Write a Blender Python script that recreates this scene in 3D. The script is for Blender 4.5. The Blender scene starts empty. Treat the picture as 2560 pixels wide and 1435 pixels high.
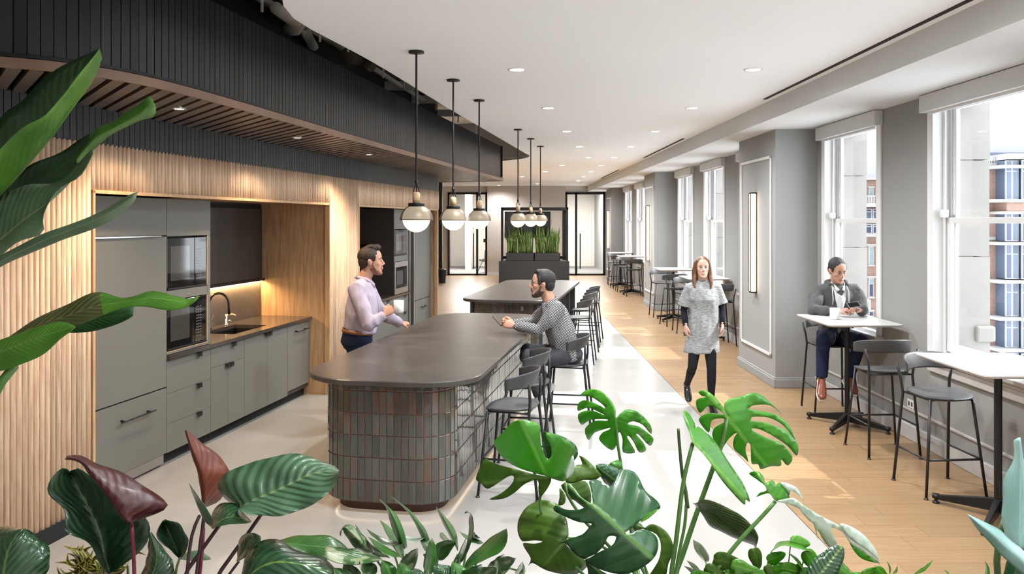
import bpy, bmesh, math, random
from mathutils import Vector, Matrix, noise, geometry
random.seed(7)
C = bpy.context.scene.collection
PI = math.pi
# ------------------------------------------------------------------ camera
CAMH = 2.05
cam_d = bpy.data.cameras.new('camera'); cam = bpy.data.objects.new('camera', cam_d); C.objects.link(cam)
cam.location = (0, 0, CAMH); cam.rotation_euler = (PI/2, 0, 0)
cam_d.sensor_width = 36; cam_d.lens = 36*2000/2560
cam_d.shift_y = -(717.5-554)/2560
cam_d.clip_start = .05; cam_d.clip_end = 500
bpy.context.scene.camera = cam
# ------------------------------------------------------------------ world, sun, exposure
w = bpy.data.worlds.new('world'); bpy.context.scene.world = w; w.use_nodes = True
wn = w.node_tree; bg = wn.nodes['Background']
bg.inputs[0].default_value = (.87, .935, 1, 1); bg.inputs[1].default_value = 2.95
sd = bpy.data.lights.new('sun', 'SUN'); so = bpy.data.objects.new('sun', sd); C.objects.link(so)
sd.energy = 4.2; sd.angle = math.radians(.7); sd.color = (1, .985, .96)
so.location = (20, 6, 20)
so.rotation_euler = Vector((-1, .045, -.765)).to_track_quat('-Z', 'Y').to_euler()
sc = bpy.context.scene
sc.view_settings.view_transform = 'Standard'; sc.view_settings.look = 'None'
sc.view_settings.gamma = 1; sc.view_settings.use_curve_mapping = False
sc.view_settings.exposure = .81
sc.cycles.max_bounces = 8; sc.cycles.diffuse_bounces = 5; sc.cycles.glossy_bounces = 4
sc.cycles.transmission_bounces = 4; sc.cycles.transparent_max_bounces = 12
sc.cycles.caustics_reflective = False; sc.cycles.caustics_refractive = False
sc.cycles.sample_clamp_indirect = 6

# ------------------------------------------------------------------ geometry helpers
def P(x, y, Y):            # photo pixel + distance -> world point
    return Vector(((x-1280)/2000*Y, Y, CAMH-(y-554)/2000*Y))
TH = math.atan2(.1748, .9846)
FX, FY = -2.93, 5.26
def K(t, b, z):            # kitchen frame (t along the kitchen wall, b out of it) -> world
    return Vector((FX+.1748*t+.9846*b, FY+.9846*t-.1748*b, z))

class MB:
    def __init__(s): s.v = []; s.f = []
    def add(s, vs, fs):
        n = len(s.v); s.v += [tuple(p) for p in vs]; s.f += [tuple(i+n for i in f) for f in fs]; return s
    def box(s, x0, x1, y0, y1, z0, z1):
        vs = [(x0,y0,z0),(x1,y0,z0),(x1,y1,z0),(x0,y1,z0),(x0,y0,z1),(x1,y0,z1),(x1,y1,z1),(x0,y1,z1)]
        return s.add(vs, [(0,3,2,1),(4,5,6,7),(0,1,5,4),(1,2,6,5),(2,3,7,6),(3,0,4,7)])
    def loft(s, rings, cap=True, closed=False):
        n = len(rings[0]); base = len(s.v); m = len(rings)
        for r in rings: s.v += [tuple(p) for p in r]
        for i in range(m if closed else m-1):
            a = base+i*n; b = base+((i+1) % m)*n
            for j in range(n):
                k = (j+1) % n
                s.f.append((a+j, a+k, b+k, b+j))
        if cap and not closed:
            s.f.append(tuple(base+j for j in range(n-1, -1, -1)))
            s.f.append(tuple(base+(m-1)*n+j for j in range(n)))
        return s
    def tube(s, pts, r, n=8, squash=1, closed=False):
        pts = [Vector(p) for p in pts]; m = len(pts)
        rr = r if isinstance(r, (list, tuple)) else [r]*m
        rings = []; prev = None
        for i, p in enumerate(pts):
            if closed: d = pts[(i+1) % m]-pts[i-1]
            else: d = pts[min(i+1, m-1)]-pts[max(i-1, 0)]
            d.normalize()
            if prev is None:
                a = Vector((0,0,1)) if abs(d.z) < .9 else Vector((0,1,0))
                x = d.cross(a).normalized()
            else:
                x = (prev-d*prev.dot(d)).normalized()
            y = d.cross(x); prev = x
            rings.append([p+x*math.cos(q*2*PI/n)*rr[i]+y*math.sin(q*2*PI/n)*rr[i]*squash for q in range(n)])
        return s.loft(rings, True, closed)
    def cyl(s, p0, p1, r, r1=None, n=16):
        return s.tube([p0, p1], [r, r if r1 is None else r1], n)
    def lathe(s, prof, n=24, cx=0, cy=0):
        return s.loft([[(cx+r*math.cos(q*2*PI/n), cy+r*math.sin(q*2*PI/n), z) for q in range(n)] for r, z in prof])
    def ring(s, prof, n=24, cx=0, cy=0):
        n2 = [[(cx+r*math.cos(q*2*PI/n), cy+r*math.sin(q*2*PI/n), z) for q in range(n)] for r, z in prof]
        return s.loft(n2, False, True)
    def prism(s, poly, z0, z1):
        n = len(poly)
        vs = [(x, y, z0) for x, y in poly]+[(x, y, z1) for x, y in poly]
        fs = [tuple(range(n-1, -1, -1)), tuple(range(n, 2*n))]+[(i, (i+1) % n, (i+1) % n+n, i+n) for i in range(n)]
        return s.add(vs, fs)
    def ell(s, c, r, n=16, m=10, M=None):
        rings = []
        for i in range(m+1):
            a = -PI/2+PI*i/m; a = max(-PI/2+.06, min(PI/2-.06, a))
            rings.append([Vector((r[0]*math.cos(a)*math.cos(q*2*PI/n), r[1]*math.cos(a)*math.sin(q*2*PI/n), r[2]*math.sin(a))) for q in range(n)])
        if M is not None: rings = [[M @ p for p in rg] for rg in rings]
        c = Vector(c)
        return s.loft([[c+p for p in rg] for rg in rings])
    def xf(s, M):
        s.v = [tuple(M @ Vector(p)) for p in s.v]; return s
    def mesh(s, name, mat, smooth=False):
        me = bpy.data.meshes.new(name); me.from_pydata(s.v, [], s.f); me.validate(); 
        for m_ in (mat if isinstance(mat, (list, tuple)) else [mat]): me.materials.append(m_)
        if smooth: me.polygons.foreach_set('use_smooth', [True]*len(me.polygons))
        me.update(); return me
    def build(s, name, mat, parent=None, smooth=False, bevel=0, seg=2):
        o = bpy.data.objects.new(name, s.mesh(name, mat, smooth)); C.objects.link(o)
        if parent: o.parent = parent
        if bevel:
            b = o.modifiers.new('bevel', 'BEVEL'); b.width = bevel; b.segments = seg; b.limit_method = 'ANGLE'; b.angle_limit = .6
        elif smooth:
            pass
        return o
def tag(o, label, cat, group=None, kind=None):
    if label: o['label'] = label
    if cat: o['category'] = cat
    if group: o['group'] = group
    if kind: o['kind'] = kind
    return o
def thing(name, label, cat, loc=(0,0,0), rz=0, group=None, kind=None):
    o = bpy.data.objects.new(name, None); C.objects.link(o); o.empty_display_size = .1
    o.location = loc; o.rotation_euler = (0, 0, rz); return tag(o, label, cat, group, kind)
def kthing(name, label, cat, t=0, b=0, z=0, group=None): return thing(name, label, cat, K(t, b, z), -TH, group)
def struct(o): o['kind'] = 'structure'; return o
def inst(name, me, parent=None, M=None):
    o = bpy.data.objects.new(name, me); C.objects.link(o)
    if parent: o.parent = parent
    if M is not None: o.matrix_basis = M
    return o
def copy_tree(o, parent=None):
    c = o.copy(); C.objects.link(c); c.parent = parent
    for ch in list(o.children): copy_tree(ch, c)
    return c
def catmull(pts, n):       # resample a polyline smoothly to n stations by arc length
    pts = [Vector(p) for p in pts]
    if len(pts) == 2: dense = [pts[0].lerp(pts[1], i/40) for i in range(41)]
    else:
        q = [pts[0]*2-pts[1]]+pts+[pts[-1]*2-pts[-2]]; dense = []
        for i in range(1, len(q)-2):
            for k in range(12):
                t = k/12
                dense.append(.5*((2*q[i])+(q[i+1]-q[i-1])*t+(2*q[i-1]-5*q[i]+4*q[i+1]-q[i+2])*t*t+(3*q[i]-q[i-1]-3*q[i+1]+q[i+2])*t**3))
        dense.append(pts[-1])
    L = [0]
    for a, b in zip(dense, dense[1:]): L.append(L[-1]+(b-a).length)
    out = []; j = 0
    for i in range(n):
        d = L[-1]*i/(n-1)
        while j < len(L)-2 and L[j+1] < d: j += 1
        s_ = (d-L[j])/max(1e-9, L[j+1]-L[j])
        out.append(dense[j].lerp(dense[j+1], min(1, max(0, s_))))
    return out
def rrect(x0, x1, y0, y1, r, n=8):
    out = []
    rs = r if isinstance(r, (tuple, list)) else (r,)*4
    for (cx, cy, a, q) in ((x1-rs[0], y1-rs[0], 0, rs[0]), (x0+rs[1], y1-rs[1], PI/2, rs[1]), (x0+rs[2], y0+rs[2], PI, rs[2]), (x1-rs[3], y0+rs[3], 1.5*PI, rs[3])):
        for i in range(n+1): out.append((cx+q*math.cos(a+PI/2*i/n), cy+q*math.sin(a+PI/2*i/n)))
    return out

# ------------------------------------------------------------------ materials
def nodes(m): return m.node_tree.nodes, m.node_tree.links
def mat(name, col, rough=.5, metal=0, spec=.5, coat=0, var=0, trans=0, bump=0, bscale=20, bstretch=(1,1,1), emit=None, estr=0, island=False):
    m = bpy.data.materials.new(name); m.use_nodes = True; N, L = nodes(m); b = N['Principled BSDF']
    c = (*col, 1)
    b.inputs['Base Color'].default_value = c; b.inputs['Roughness'].default_value = rough
    b.inputs['Metallic'].default_value = metal; b.inputs['Specular IOR Level'].default_value = spec
    b.inputs['Coat Weight'].default_value = coat; b.inputs['Coat Roughness'].default_value = .05
    if emit: b.inputs['Emission Color'].default_value = (*emit, 1); b.inputs['Emission Strength'].default_value = estr
    if var:
        oi = N.new('ShaderNodeObjectInfo'); mr = N.new('ShaderNodeMapRange'); mr.inputs[3].default_value = 1-var; mr.inputs[4].default_value = 1+var
        hs = N.new('ShaderNodeHueSaturation'); hs.inputs['Color'].default_value = c
        if island:
            g = N.new('ShaderNodeNewGeometry'); L.new(g.outputs['Random Per Island'], mr.inputs[0])
        else: L.new(oi.outputs['Random'], mr.inputs[0])
        L.new(mr.outputs[0], hs.inputs['Value']); L.new(hs.outputs[0], b.inputs['Base Color'])
    if bump:
        tc = N.new('ShaderNodeTexCoord'); mp = N.new('ShaderNodeMapping'); mp.inputs['Scale'].default_value = bstretch
        nz = N.new('ShaderNodeTexNoise'); nz.inputs['Scale'].default_value = bscale; nz.inputs['Detail'].default_value = 3
        bp = N.new('ShaderNodeBump'); bp.inputs['Strength'].default_value = bump; bp.inputs['Distance'].default_value = .01
        L.new(tc.outputs['Object'], mp.inputs[0]); L.new(mp.outputs[0], nz.inputs[0]); L.new(nz.outputs[0], bp.inputs['Height']); L.new(bp.outputs[0], b.inputs['Normal'])
    if trans:
        out = N['Material Output']; t = N.new('ShaderNodeBsdfTranslucent'); mx = N.new('ShaderNodeMixShader'); mx.inputs[0].default_value = trans
        t.inputs[0].default_value = (min(1, col[0]*2.2), min(1, col[1]*2.2), min(1, col[2]*1.2), 1)
        L.new(b.outputs[0], mx.inputs[1]); L.new(t.outputs[0], mx.inputs[2]); L.new(mx.outputs[0], out.inputs[0])
    return m
def ramp_mat(name, cols, scale, stretch=(1,1,1), rough=.5, coat=0, var=0, detail=6, coord='Object', bump=0, dist=0, island=False, hues=0, spec=.5, metal=0, seedobj=True, rampos=None):
    """noise driven colour between cols, shifted per object or per island"""
    m = bpy.data.materials.new(name); m.use_nodes = True; N, L = nodes(m); b = N['Principled BSDF']
    tc = N.new('ShaderNodeTexCoord'); mp = N.new('ShaderNodeMapping'); mp.inputs['Scale'].default_value = stretch
    L.new(tc.outputs[coord], mp.inputs[0])
    g = N.new('ShaderNodeNewGeometry'); oi = N.new('ShaderNodeObjectInfo')
    ad = N.new('ShaderNodeMath'); ad.operation = 'ADD'; fr = N.new('ShaderNodeMath'); fr.operation = 'FRACT'
    L.new(oi.outputs['Random'], ad.inputs[0])
    if island: L.new(g.outputs['Random Per Island'], ad.inputs[1])
    else: ad.inputs[1].default_value = 0
    L.new(ad.outputs[0], fr.inputs[0])
    va = N.new('ShaderNodeVectorMath'); va.operation = 'ADD'; sc_ = N.new('ShaderNodeMath'); sc_.operation = 'MULTIPLY'; sc_.inputs[1].default_value = 37 if seedobj else 0
    L.new(fr.outputs[0], sc_.inputs[0]); L.new(mp.outputs[0], va.inputs[0]); L.new(sc_.outputs[0], va.inputs[1])
    nz = N.new('ShaderNodeTexNoise'); nz.inputs['Scale'].default_value = scale; nz.inputs['Detail'].default_value = detail; nz.inputs['Distortion'].default_value = dist
    L.new(va.outputs[0], nz.inputs[0])
    rp = N.new('ShaderNodeValToRGB'); el = rp.color_ramp.elements
    k = len(cols)
    pos = rampos or [.3+.4*i/(k-1) for i in range(k)]
    while len(el) < k: el.new(.5)
    for i in range(k): el[i].position = pos[i]; el[i].color = (*cols[i], 1)
    L.new(nz.outputs[0], rp.inputs[0])
    hs = N.new('ShaderNodeHueSaturation'); L.new(rp.outputs[0], hs.inputs['Color'])
    mr = N.new('ShaderNodeMapRange'); mr.inputs[3].default_value = 1-var; mr.inputs[4].default_value = 1+var
    L.new(fr.outputs[0], mr.inputs[0]); L.new(mr.outputs[0], hs.inputs['Value'])
    if hues:
        m2 = N.new('ShaderNodeMath'); m2.operation = 'MULTIPLY'; m2.inputs[1].default_value = 7.3; f2 = N.new('ShaderNodeMath'); f2.operation = 'FRACT'
        L.new(fr.outputs[0], m2.inputs[0]); L.new(m2.outputs[0], f2.inputs[0])
        m3 = N.new('ShaderNodeMapRange'); m3.inputs[3].default_value = .5-hues; m3.inputs[4].default_value = .5+hues
        L.new(f2.outputs[0], m3.inputs[0]); L.new(m3.outputs[0], hs.inputs['Hue'])
    L.new(hs.outputs[0], b.inputs['Base Color'])
    b.inputs['Roughness'].default_value = rough; b.inputs['Coat Weight'].default_value = coat; b.inputs['Coat Roughness'].default_value = .04
    b.inputs['Specular IOR Level'].default_value = spec; b.inputs['Metallic'].default_value = metal
    if bump:
        bp = N.new('ShaderNodeBump'); bp.inputs['Strength'].default_value = bump; bp.inputs['Distance'].default_value = .005
        L.new(nz.outputs[0], bp.inputs['Height']); L.new(bp.outputs[0], b.inputs['Normal'])
    return m
def glass_mat(name, tint=(1,1,1), refl=.12):
    m = bpy.data.materials.new(name); m.use_nodes = True; N, L = nodes(m); N.remove(N['Principled BSDF'])
    t = N.new('ShaderNodeBsdfTransparent'); t.inputs[0].default_value = (*tint, 1); g = N.new('ShaderNodeBsdfGlossy'); g.inputs['Roughness'].default_value = .02
    fr = N.new('ShaderNodeFresnel'); fr.inputs[0].default_value = 1.35; mx = N.new('ShaderNodeMixShader')
    ge = N.new('ShaderNodeNewGeometry'); iv = N.new('ShaderNodeMath'); iv.operation = 'SUBTRACT'; iv.inputs[0].default_value = 1; L.new(ge.outputs['Backfacing'], iv.inputs[1])
    ml = N.new('ShaderNodeMath'); ml.operation = 'MULTIPLY'; L.new(fr.outputs[0], ml.inputs[0]); L.new(iv.outputs[0], ml.inputs[1])
    L.new(ml.outputs[0], mx.inputs[0]); L.new(t.outputs[0], mx.inputs[1]); L.new(g.outputs[0], mx.inputs[2]); L.new(mx.outputs[0], N['Material Output'].inputs[0])
    return m
def emis(name, col, s):
    m = bpy.data.materials.new(name); m.use_nodes = True; N, L = nodes(m); N.remove(N['Principled BSDF'])
    e = N.new('ShaderNodeEmission'); e.inputs[0].default_value = (*col, 1); e.inputs[1].default_value = s; L.new(e.outputs[0], N['Material Output'].inputs[0]); return m
M = {}
M['white'] = mat('painted_ceiling', (.88,.905,.925), .9)
M['wall'] = mat('grey_paint', (.31,.315,.31), .75)
M['wall2'] = mat('light_grey_paint', (.275,.277,.27), .75)
M['taupe'] = mat('taupe_paint', (.52,.46,.415), .75)
M['pale'] = mat('pale_wall_paint', (.62,.59,.55), .8)
M['beam'] = mat('beam_paint', (.64,.65,.655), .85)
M['trimw'] = mat('white_trim_paint', (.72,.72,.72), .4)
M['trimg'] = mat('sill_paint', (.48,.46,.45), .5)
M['oak'] = ramp_mat('oak_veneer', [(.46,.265,.135),(.58,.36,.195),(.68,.45,.26)], 6, (6,6,.5), .5, var=.05, bump=.05)
M['slat'] = ramp_mat('oak_batten', [(.58,.375,.235),(.72,.51,.345),(.83,.64,.46)], 7, (9,9,.6), .5, var=.16, bump=.05)
M['oaktrim'] = ramp_mat('oak_trim', [(.50,.30,.15),(.66,.43,.24)], 6, (4,4,.8), .45, var=.04)
M['black'] = mat('black_board', (.016,.017,.018), .34, var=.35)
M['blackflat'] = mat('black_flat', (.008,.008,.009), .8)
M['soffit'] = ramp_mat('bronze_slat', [(.075,.055,.045),(.12,.088,.07)], 5, (1,8,8), .35, var=.15)
M['copper'] = ramp_mat('copper_strip', [(.20,.115,.075),(.27,.16,.105)], 4, (1,1,1), .38, var=.08)
M['cab'] = mat('grey_laminate', (.155,.155,.14), .5, var=.02)
M['cabd'] = mat('dark_laminate', (.045,.038,.033), .45)
M['counter'] = ramp_mat('dark_quartz', [(.045,.038,.034),(.06,.05,.045)], 30, (1,1,1), .16)
M['splash'] = ramp_mat('dark_stone', [(.06,.055,.05),(.085,.075,.066)], 12, (1,1,1), .4)
M['metal_dk'] = mat('black_metal', (.012,.012,.013), .35, .3)
M['steel'] = mat('brushed_steel', (.55,.55,.54), .28, 1)
M['chrome'] = mat('chrome', (.8,.8,.8), .08, 1)
M['glossblack'] = mat('black_glass', (.006,.006,.007), .04, 0, .6)
M['stool'] = mat('stool_plastic', (.045,.045,.047), .45)
M['leg'] = mat('stool_leg', (.022,.023,.025), .4, .3)
M['tabletop'] = mat('white_laminate', (.55,.55,.54), .35)
M['glass'] = glass_mat('window_glass')
M['carpet'] = mat('grey_carpet', (.16,.155,.15), .95, bump=.4, bscale=300)
M['wood_lt'] = mat('pale_beech', (.60,.42,.25), .5)
M['globe'] = emis('glowing_globe', (1,.84,.60), .95)
M['down'] = emis('downlight_lens', (1,.95,.88), 14)
M['tubew'] = emis('sconce_tube', (1,.84,.62), 6)
M['led'] = emis('led_strip', (1,.66,.32), 16)
M['led2'] = emis('toe_led', (1,.74,.45), 3)
M['plen'] = mat('plenum_grey', (.8,.8,.78), .8)
M['pipe'] = mat('pipe_grey', (.78,.78,.75), .5)
M['stone'] = ramp_mat('limestone', [(.25,.24,.22),(.29,.275,.255)], 3, rough=.8)
M['soil'] = mat('soil', (.03,.02,.015), .9)
M['planter'] = mat('planter_black', (.030,.032,.034), .5)
# island top: dark soapstone with thin pale veins
def veined():
    m = ramp_mat('dark_soapstone', [(.052,.044,.039),(.075,.064,.056)], 5, (1,1,1), .32, detail=8)
    N, L = nodes(m); b = N['Principled BSDF']; tc = N.new('ShaderNodeTexCoord')
    nz = N.new('ShaderNodeTexNoise'); nz.inputs['Scale'].default_value = 2.2; nz.inputs['Detail'].default_value = 4
    mp = N.new('ShaderNodeMapping'); mp.inputs['Rotation'].default_value = (0,0,.9); mp.inputs['Scale'].default_value = (.55,2.2,1)
    L.new(tc.outputs['Object'], mp.inputs[0]); va = N.new('ShaderNodeVectorMath'); va.operation = 'SCALE'; va.inputs[3].default_value = .35
    L.new(mp.outputs[0], nz.inputs[0])
    vo = N.new('ShaderNodeTexVoronoi'); vo.feature = 'DISTANCE_TO_EDGE'; vo.inputs['Scale'].default_value = 1.1
    ad = N.new('ShaderNodeVectorMath'); ad.operation = 'ADD'; L.new(nz.outputs['Color'], va.inputs[0]); L.new(va.outputs[0], ad.inputs[0]); L.new(mp.outputs[0], ad.inputs[1]); L.new(ad.outputs[0], vo.inputs['Vector'])
    rp = N.new('ShaderNodeValToRGB'); rp.color_ramp.elements[0].color = (1,1,1,1); rp.color_ramp.elements[0].position = 0; rp.color_ramp.elements[1].position = .014; rp.color_ramp.elements[1].color = (0,0,0,1)
    L.new(vo.outputs['Distance'], rp.inputs[0])
    n2 = N.new('ShaderNodeTexNoise'); n2.inputs['Scale'].default_value = 1.3; L.new(tc.outputs['Object'], n2.inputs[0])
    r2 = N.new('ShaderNodeMapRange'); r2.inputs[1].default_value = .48; r2.inputs[2].default_value = .62; r2.inputs[4].default_value = .5; L.new(n2.outputs[0], r2.inputs[0])
    ml = N.new('ShaderNodeMath'); ml.operation = 'MULTIPLY'; L.new(rp.outputs[0], ml.inputs[0]); L.new(r2.outputs[0], ml.inputs[1])
    mx = N.new('ShaderNodeMix'); mx.data_type = 'RGBA'; src = b.inputs['Base Color'].links[0].from_socket
    L.new(ml.outputs[0], mx.inputs[0]); L.new(src, mx.inputs[6]); mx.inputs[7].default_value = (.33,.27,.2,1); L.new(mx.outputs[2], b.inputs['Base Color'])
    return m
M['soap'] = veined()
M['tile'] = ramp_mat('glazed_tile', [(.040,.050,.042),(.070,.072,.060),(.10,.048,.030)], 9, (1,1,.35), .12, coat=.7, var=.3, detail=3, island=True, bump=.12)
M['grout'] = mat('terracotta_grout', (.26,.10,.06), .8)
M['tiletoe'] = mat('toe_kick_brown', (.035,.014,.009), .5)
# terrazzo floor: pale binder with tiny dark chips
def terrazzo():
    m = ramp_mat('terrazzo', [(.345,.33,.31),(.385,.37,.35)], 1.5, rough=.17, seedobj=False, spec=.22)
    N, L = nodes(m); b = N['Principled BSDF']; tc = N.new('ShaderNodeTexCoord')
    vo = N.new('ShaderNodeTexVoronoi'); vo.inputs['Scale'].default_value = 55; L.new(tc.outputs['Object'], vo.inputs['Vector'])
    rp = N.new('ShaderNodeValToRGB'); rp.color_ramp.elements[0].position = .13; rp.color_ramp.elements[0].color = (1,1,1,1); rp.color_ramp.elements[1].position = .2; rp.color_ramp.elements[1].color = (0,0,0,1)
    L.new(vo.outputs['Distance'], rp.inputs[0])
    sp = N.new('ShaderNodeSeparateColor'); L.new(vo.outputs['Color'], sp.inputs[0])
    gt = N.new('ShaderNodeMath'); gt.operation = 'GREATER_THAN'; gt.inputs[1].default_value = .55; L.new(sp.outputs[0], gt.inputs[0])
    ml = N.new('ShaderNodeMath'); ml.operation = 'MULTIPLY'; L.new(rp.outputs[0], ml.inputs[0]); L.new(gt.outputs[0], ml.inputs[1])
    m2 = N.new('ShaderNodeMath'); m2.operation = 'MULTIPLY'; m2.inputs[1].default_value = .55; L.new(ml.outputs[0], m2.inputs[0])
    mx = N.new('ShaderNodeMix'); mx.data_type = 'RGBA'; src = b.inputs['Base Color'].links[0].from_socket
    L.new(m2.outputs[0], mx.inputs[0]); L.new(src, mx.inputs[6]); mx.inputs[7].default_value = (.30,.25,.2,1); L.new(mx.outputs[2], b.inputs['Base Color'])
    return m
M['terrazzo'] = terrazzo()
M['plank'] = ramp_mat('oak_plank', [(.24,.140,.065),(.305,.188,.095),(.355,.232,.13)], 3.2, (1,9,9), .32, var=.07, detail=8, island=True, dist=.4)
M['joint'] = mat('plank_joint', (.50,.36,.24), .7)
# perforated bronze shade
def perf():
    m = bpy.data.materials.new('perforated_bronze'); m.use_nodes = True; N, L = nodes(m); b = N['Principled BSDF']
    b.inputs['Base Color'].default_value = (.16,.12,.085,1); b.inputs['Metallic'].default_value = .4; b.inputs['Roughness'].default_value = .4
    tc = N.new('ShaderNodeTexCoord'); sp = N.new('ShaderNodeSeparateXYZ'); L.new(tc.outputs['UV'], sp.inputs[0])
    ws = []
    for k, f in ((0, 150*2*PI), (1, 34*2*PI)):
        a = N.new('ShaderNodeMath'); a.operation = 'MULTIPLY'; a.inputs[1].default_value = f; L.new(sp.outputs[k], a.inputs[0])
        s_ = N.new('ShaderNodeMath'); s_.operation = 'SINE'; L.new(a.outputs[0], s_.inputs[0]); ws.append(s_)
    mu = N.new('ShaderNodeMath'); mu.operation = 'MULTIPLY'; L.new(ws[0].outputs[0], mu.inputs[0]); L.new(ws[1].outputs[0], mu.inputs[1])
    gt = N.new('ShaderNodeMath'); gt.operation = 'GREATER_THAN'; gt.inputs[1].default_value = .62; L.new(mu.outputs[0], gt.inputs[0]); gt.inputs[1].default_value = .45
    t = N.new('ShaderNodeBsdfTransparent'); mx = N.new('ShaderNodeMixShader'); L.new(gt.outputs[0], mx.inputs[0]); L.new(b.outputs[0], mx.inputs[1]); L.new(t.outputs[0], mx.inputs[2])
    L.new(mx.outputs[0], N['Material Output'].inputs[0]); return m
M['perf'] = perf()
# =================================================================== ROOM SHELL
YF = 30.6; YN = -3.2; XW = 3.77
# --- floor
fl = struct(MB().box(-6, 4.1, YN, YF+6, -.15, -.012).build('floor', M['joint']))
tz = []
r_ = .5
for i in range(9):
    a = PI/2*i/8; tz.append((1.985-r_+r_*math.sin(a), 17.4-r_+r_*math.cos(a)))
poly = [(-6, 17.4)]+tz+[(1.985, YN), (-6, YN)]
tzo = MB().prism(poly, -.011, 0).build('terrazzo_slab', M['terrazzo'], fl)
# oak planks: individual where each is 10 px deep or more, joined beyond
PW = .2; row = 0; y = YN
plank_me = MB().box(0, 1, 0, 1, -.010, 0).mesh('plank', M['plank'])
far = MB(); wrng = random.Random(3)
while y < 17.39:
    off = wrng.uniform(.1, 1.1); x = 1.99
    edges = [1.99]; xx = 1.99+off
    while xx < 3.76: edges.append(xx); xx += 1.2
    edges.append(3.77)
    for a, b_ in zip(edges, edges[1:]):
        if b_-a < .03: continue
        if 4.2 < y < 9.2:
            inst('plank', plank_me, fl, Matrix.Translation((a+.001, y+.001, 0)) @ Matrix.Diagonal((b_-a-.002, PW-.002, 1, 1)))
        else: far.box(a+.001, b_-.001, y+.001, y+PW-.001, -.01, 0)
    y += PW
y = 17.4
while y < YF:
    x = -6+wrng.uniform(0, 1.2); far.box(-6, x-.001, y+.001, y+PW-.001, -.01, 0)
    while x < 3.77:
        e = min(x+1.2, 3.77); far.box(x+.001, e-.001, y+.001, y+PW-.001, -.01, 0); x += 1.2
    y += PW
# wood fill round the terrazzo's corner
far.prism([(p[0], p[1]) for p in tz]+[(1.985, 17.4)], -.01, -.0002) if False else None
fo = far.build('plank_field', M['plank'], fl); fo['kind'] = 'stuff'
cor = MB().prism(tz+[(1.989, 17.4)], -.011, -.0005).build('corner_plank', M['plank'], fl)

# --- ceiling slab with its curved free edge over the kitchen
ce = [(-.62, YN), (-.75, 2.6), (-1.0, 3.7), (-1.28, 4.45), (-1.40, 4.87), (-1.45, 5.15), (-1.445, 5.4), (-1.406, 5.65), (-1.152, 6.94), (-.753, 9.574), (-.227, 12.80), (.25, 15.75), (.36, 16.35), (.33, 16.85), (.264, 17.1), (-.191, 17.76), (-.9, 18.3), (-2.0, 18.7), (-3.2, 18.8), (-6, 18.8)]
cc = [(p.x, p.y) for p in catmull([Vector((a, b, 0)) for a, b in ce], 90)]
cpoly = cc+[(-6, YF+.01), (2.88, YF+.01), (2.88, YN)]
ceil = struct(MB().prism(cpoly, 3.40, 3.46).build('ceiling', M['white']))
rim = MB()
for a, b in zip(cc[52:], cc[53:]):
    rim.add([(a[0], a[1], 3.402), (b[0], b[1], 3.402), (b[0], b[1], 4.3), (a[0], a[1], 4.3), (a[0]+.02, a[1]+.03, 3.402), (b[0]+.02, b[1]+.03, 3.402), (b[0]+.02, b[1]+.03, 4.3), (a[0]+.02, a[1]+.03, 4.3)],
            [(0,1,2,3), (5,4,7,6), (3,2,6,7)])
rim.build('ceiling_rim', mat('rim_grey', (.30,.29,.28), .8), ceil)
MB().box(-6, 4.3, YN, YF+6, 4.3, 4.4).build('deck_above', M['plen'], ceil)
for a, b in ((4.6, 8.82), (12.98, 16.9), (20.9, 25)):
    MB().box(2.765, 2.805, a, b, 3.395, 3.41).build('air_slot', M['blackflat'], ceil)
# bulkhead along the windows
struct(MB().box(2.88, 4.1, YN, YF, 3.19, 3.55).build('trim_1', M['beam']))
bev = bpy.data.objects['trim_1']; bev['label'] = 'pale dropped bulkhead running above the windows'
# hanging services seen through the gap
pipes = thing('ceiling_pipes', 'grey pipes and hangers in the dark gap above the black canopy', 'pipe', (0,0,0)); 
def wp(px, py, z):  # pixel at height z above eye
    Y = 2000*(z-CAMH)/(554-py); return Vector(((px-1280)/2000*Y, Y, z))
MB().tube([wp(690,20,3.9), wp(745,62,3.9), wp(800,118,3.9)+Vector((0,0,.2))], .055, 12).build('pipe', M['pipe'], pipes, True)
MB().tube([wp(720,75,3.85), wp(742,72,3.85), wp(758,60,3.9), wp(768,92,4.0), wp(790,130,4.1)], .06, 12).build('pipe', M['pipe'], pipes, True)
MB().tube([wp(560,-60,4.0), wp(700,25,4.0), wp(860,125,4.0), wp(1060,250,4.0)], .035, 10).build('pipe', M['pipe'], pipes, True)
for px, py in ((655,30), (800,105), (870,130), (958,195), (1010,225), (1045,262), (1090,275), (1146,305), (1190,335)):
    q = wp(px, py, 3.75); MB().cyl(q, q+Vector((0,0,.55)), .012, n=6).build('hanger_rod', M['pipe'], pipes)
MB().tube([wp(870,140,3.8), wp(900,150,3.86), wp(930,160,3.8)], .09, 10).build('duct_wrap', mat('duct_wrap', (.12,.10,.08), .9, bump=1, bscale=40), pipes, True)
for k in range(3):
    q = wp(1000+60*k, 225+33*k, 3.95); MB().box(q.x-1.2, q.x+.6, q.y-.04, q.y+.04, q.z, q.z+.12).build('cross_rail', M['pipe'], pipes)

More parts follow.
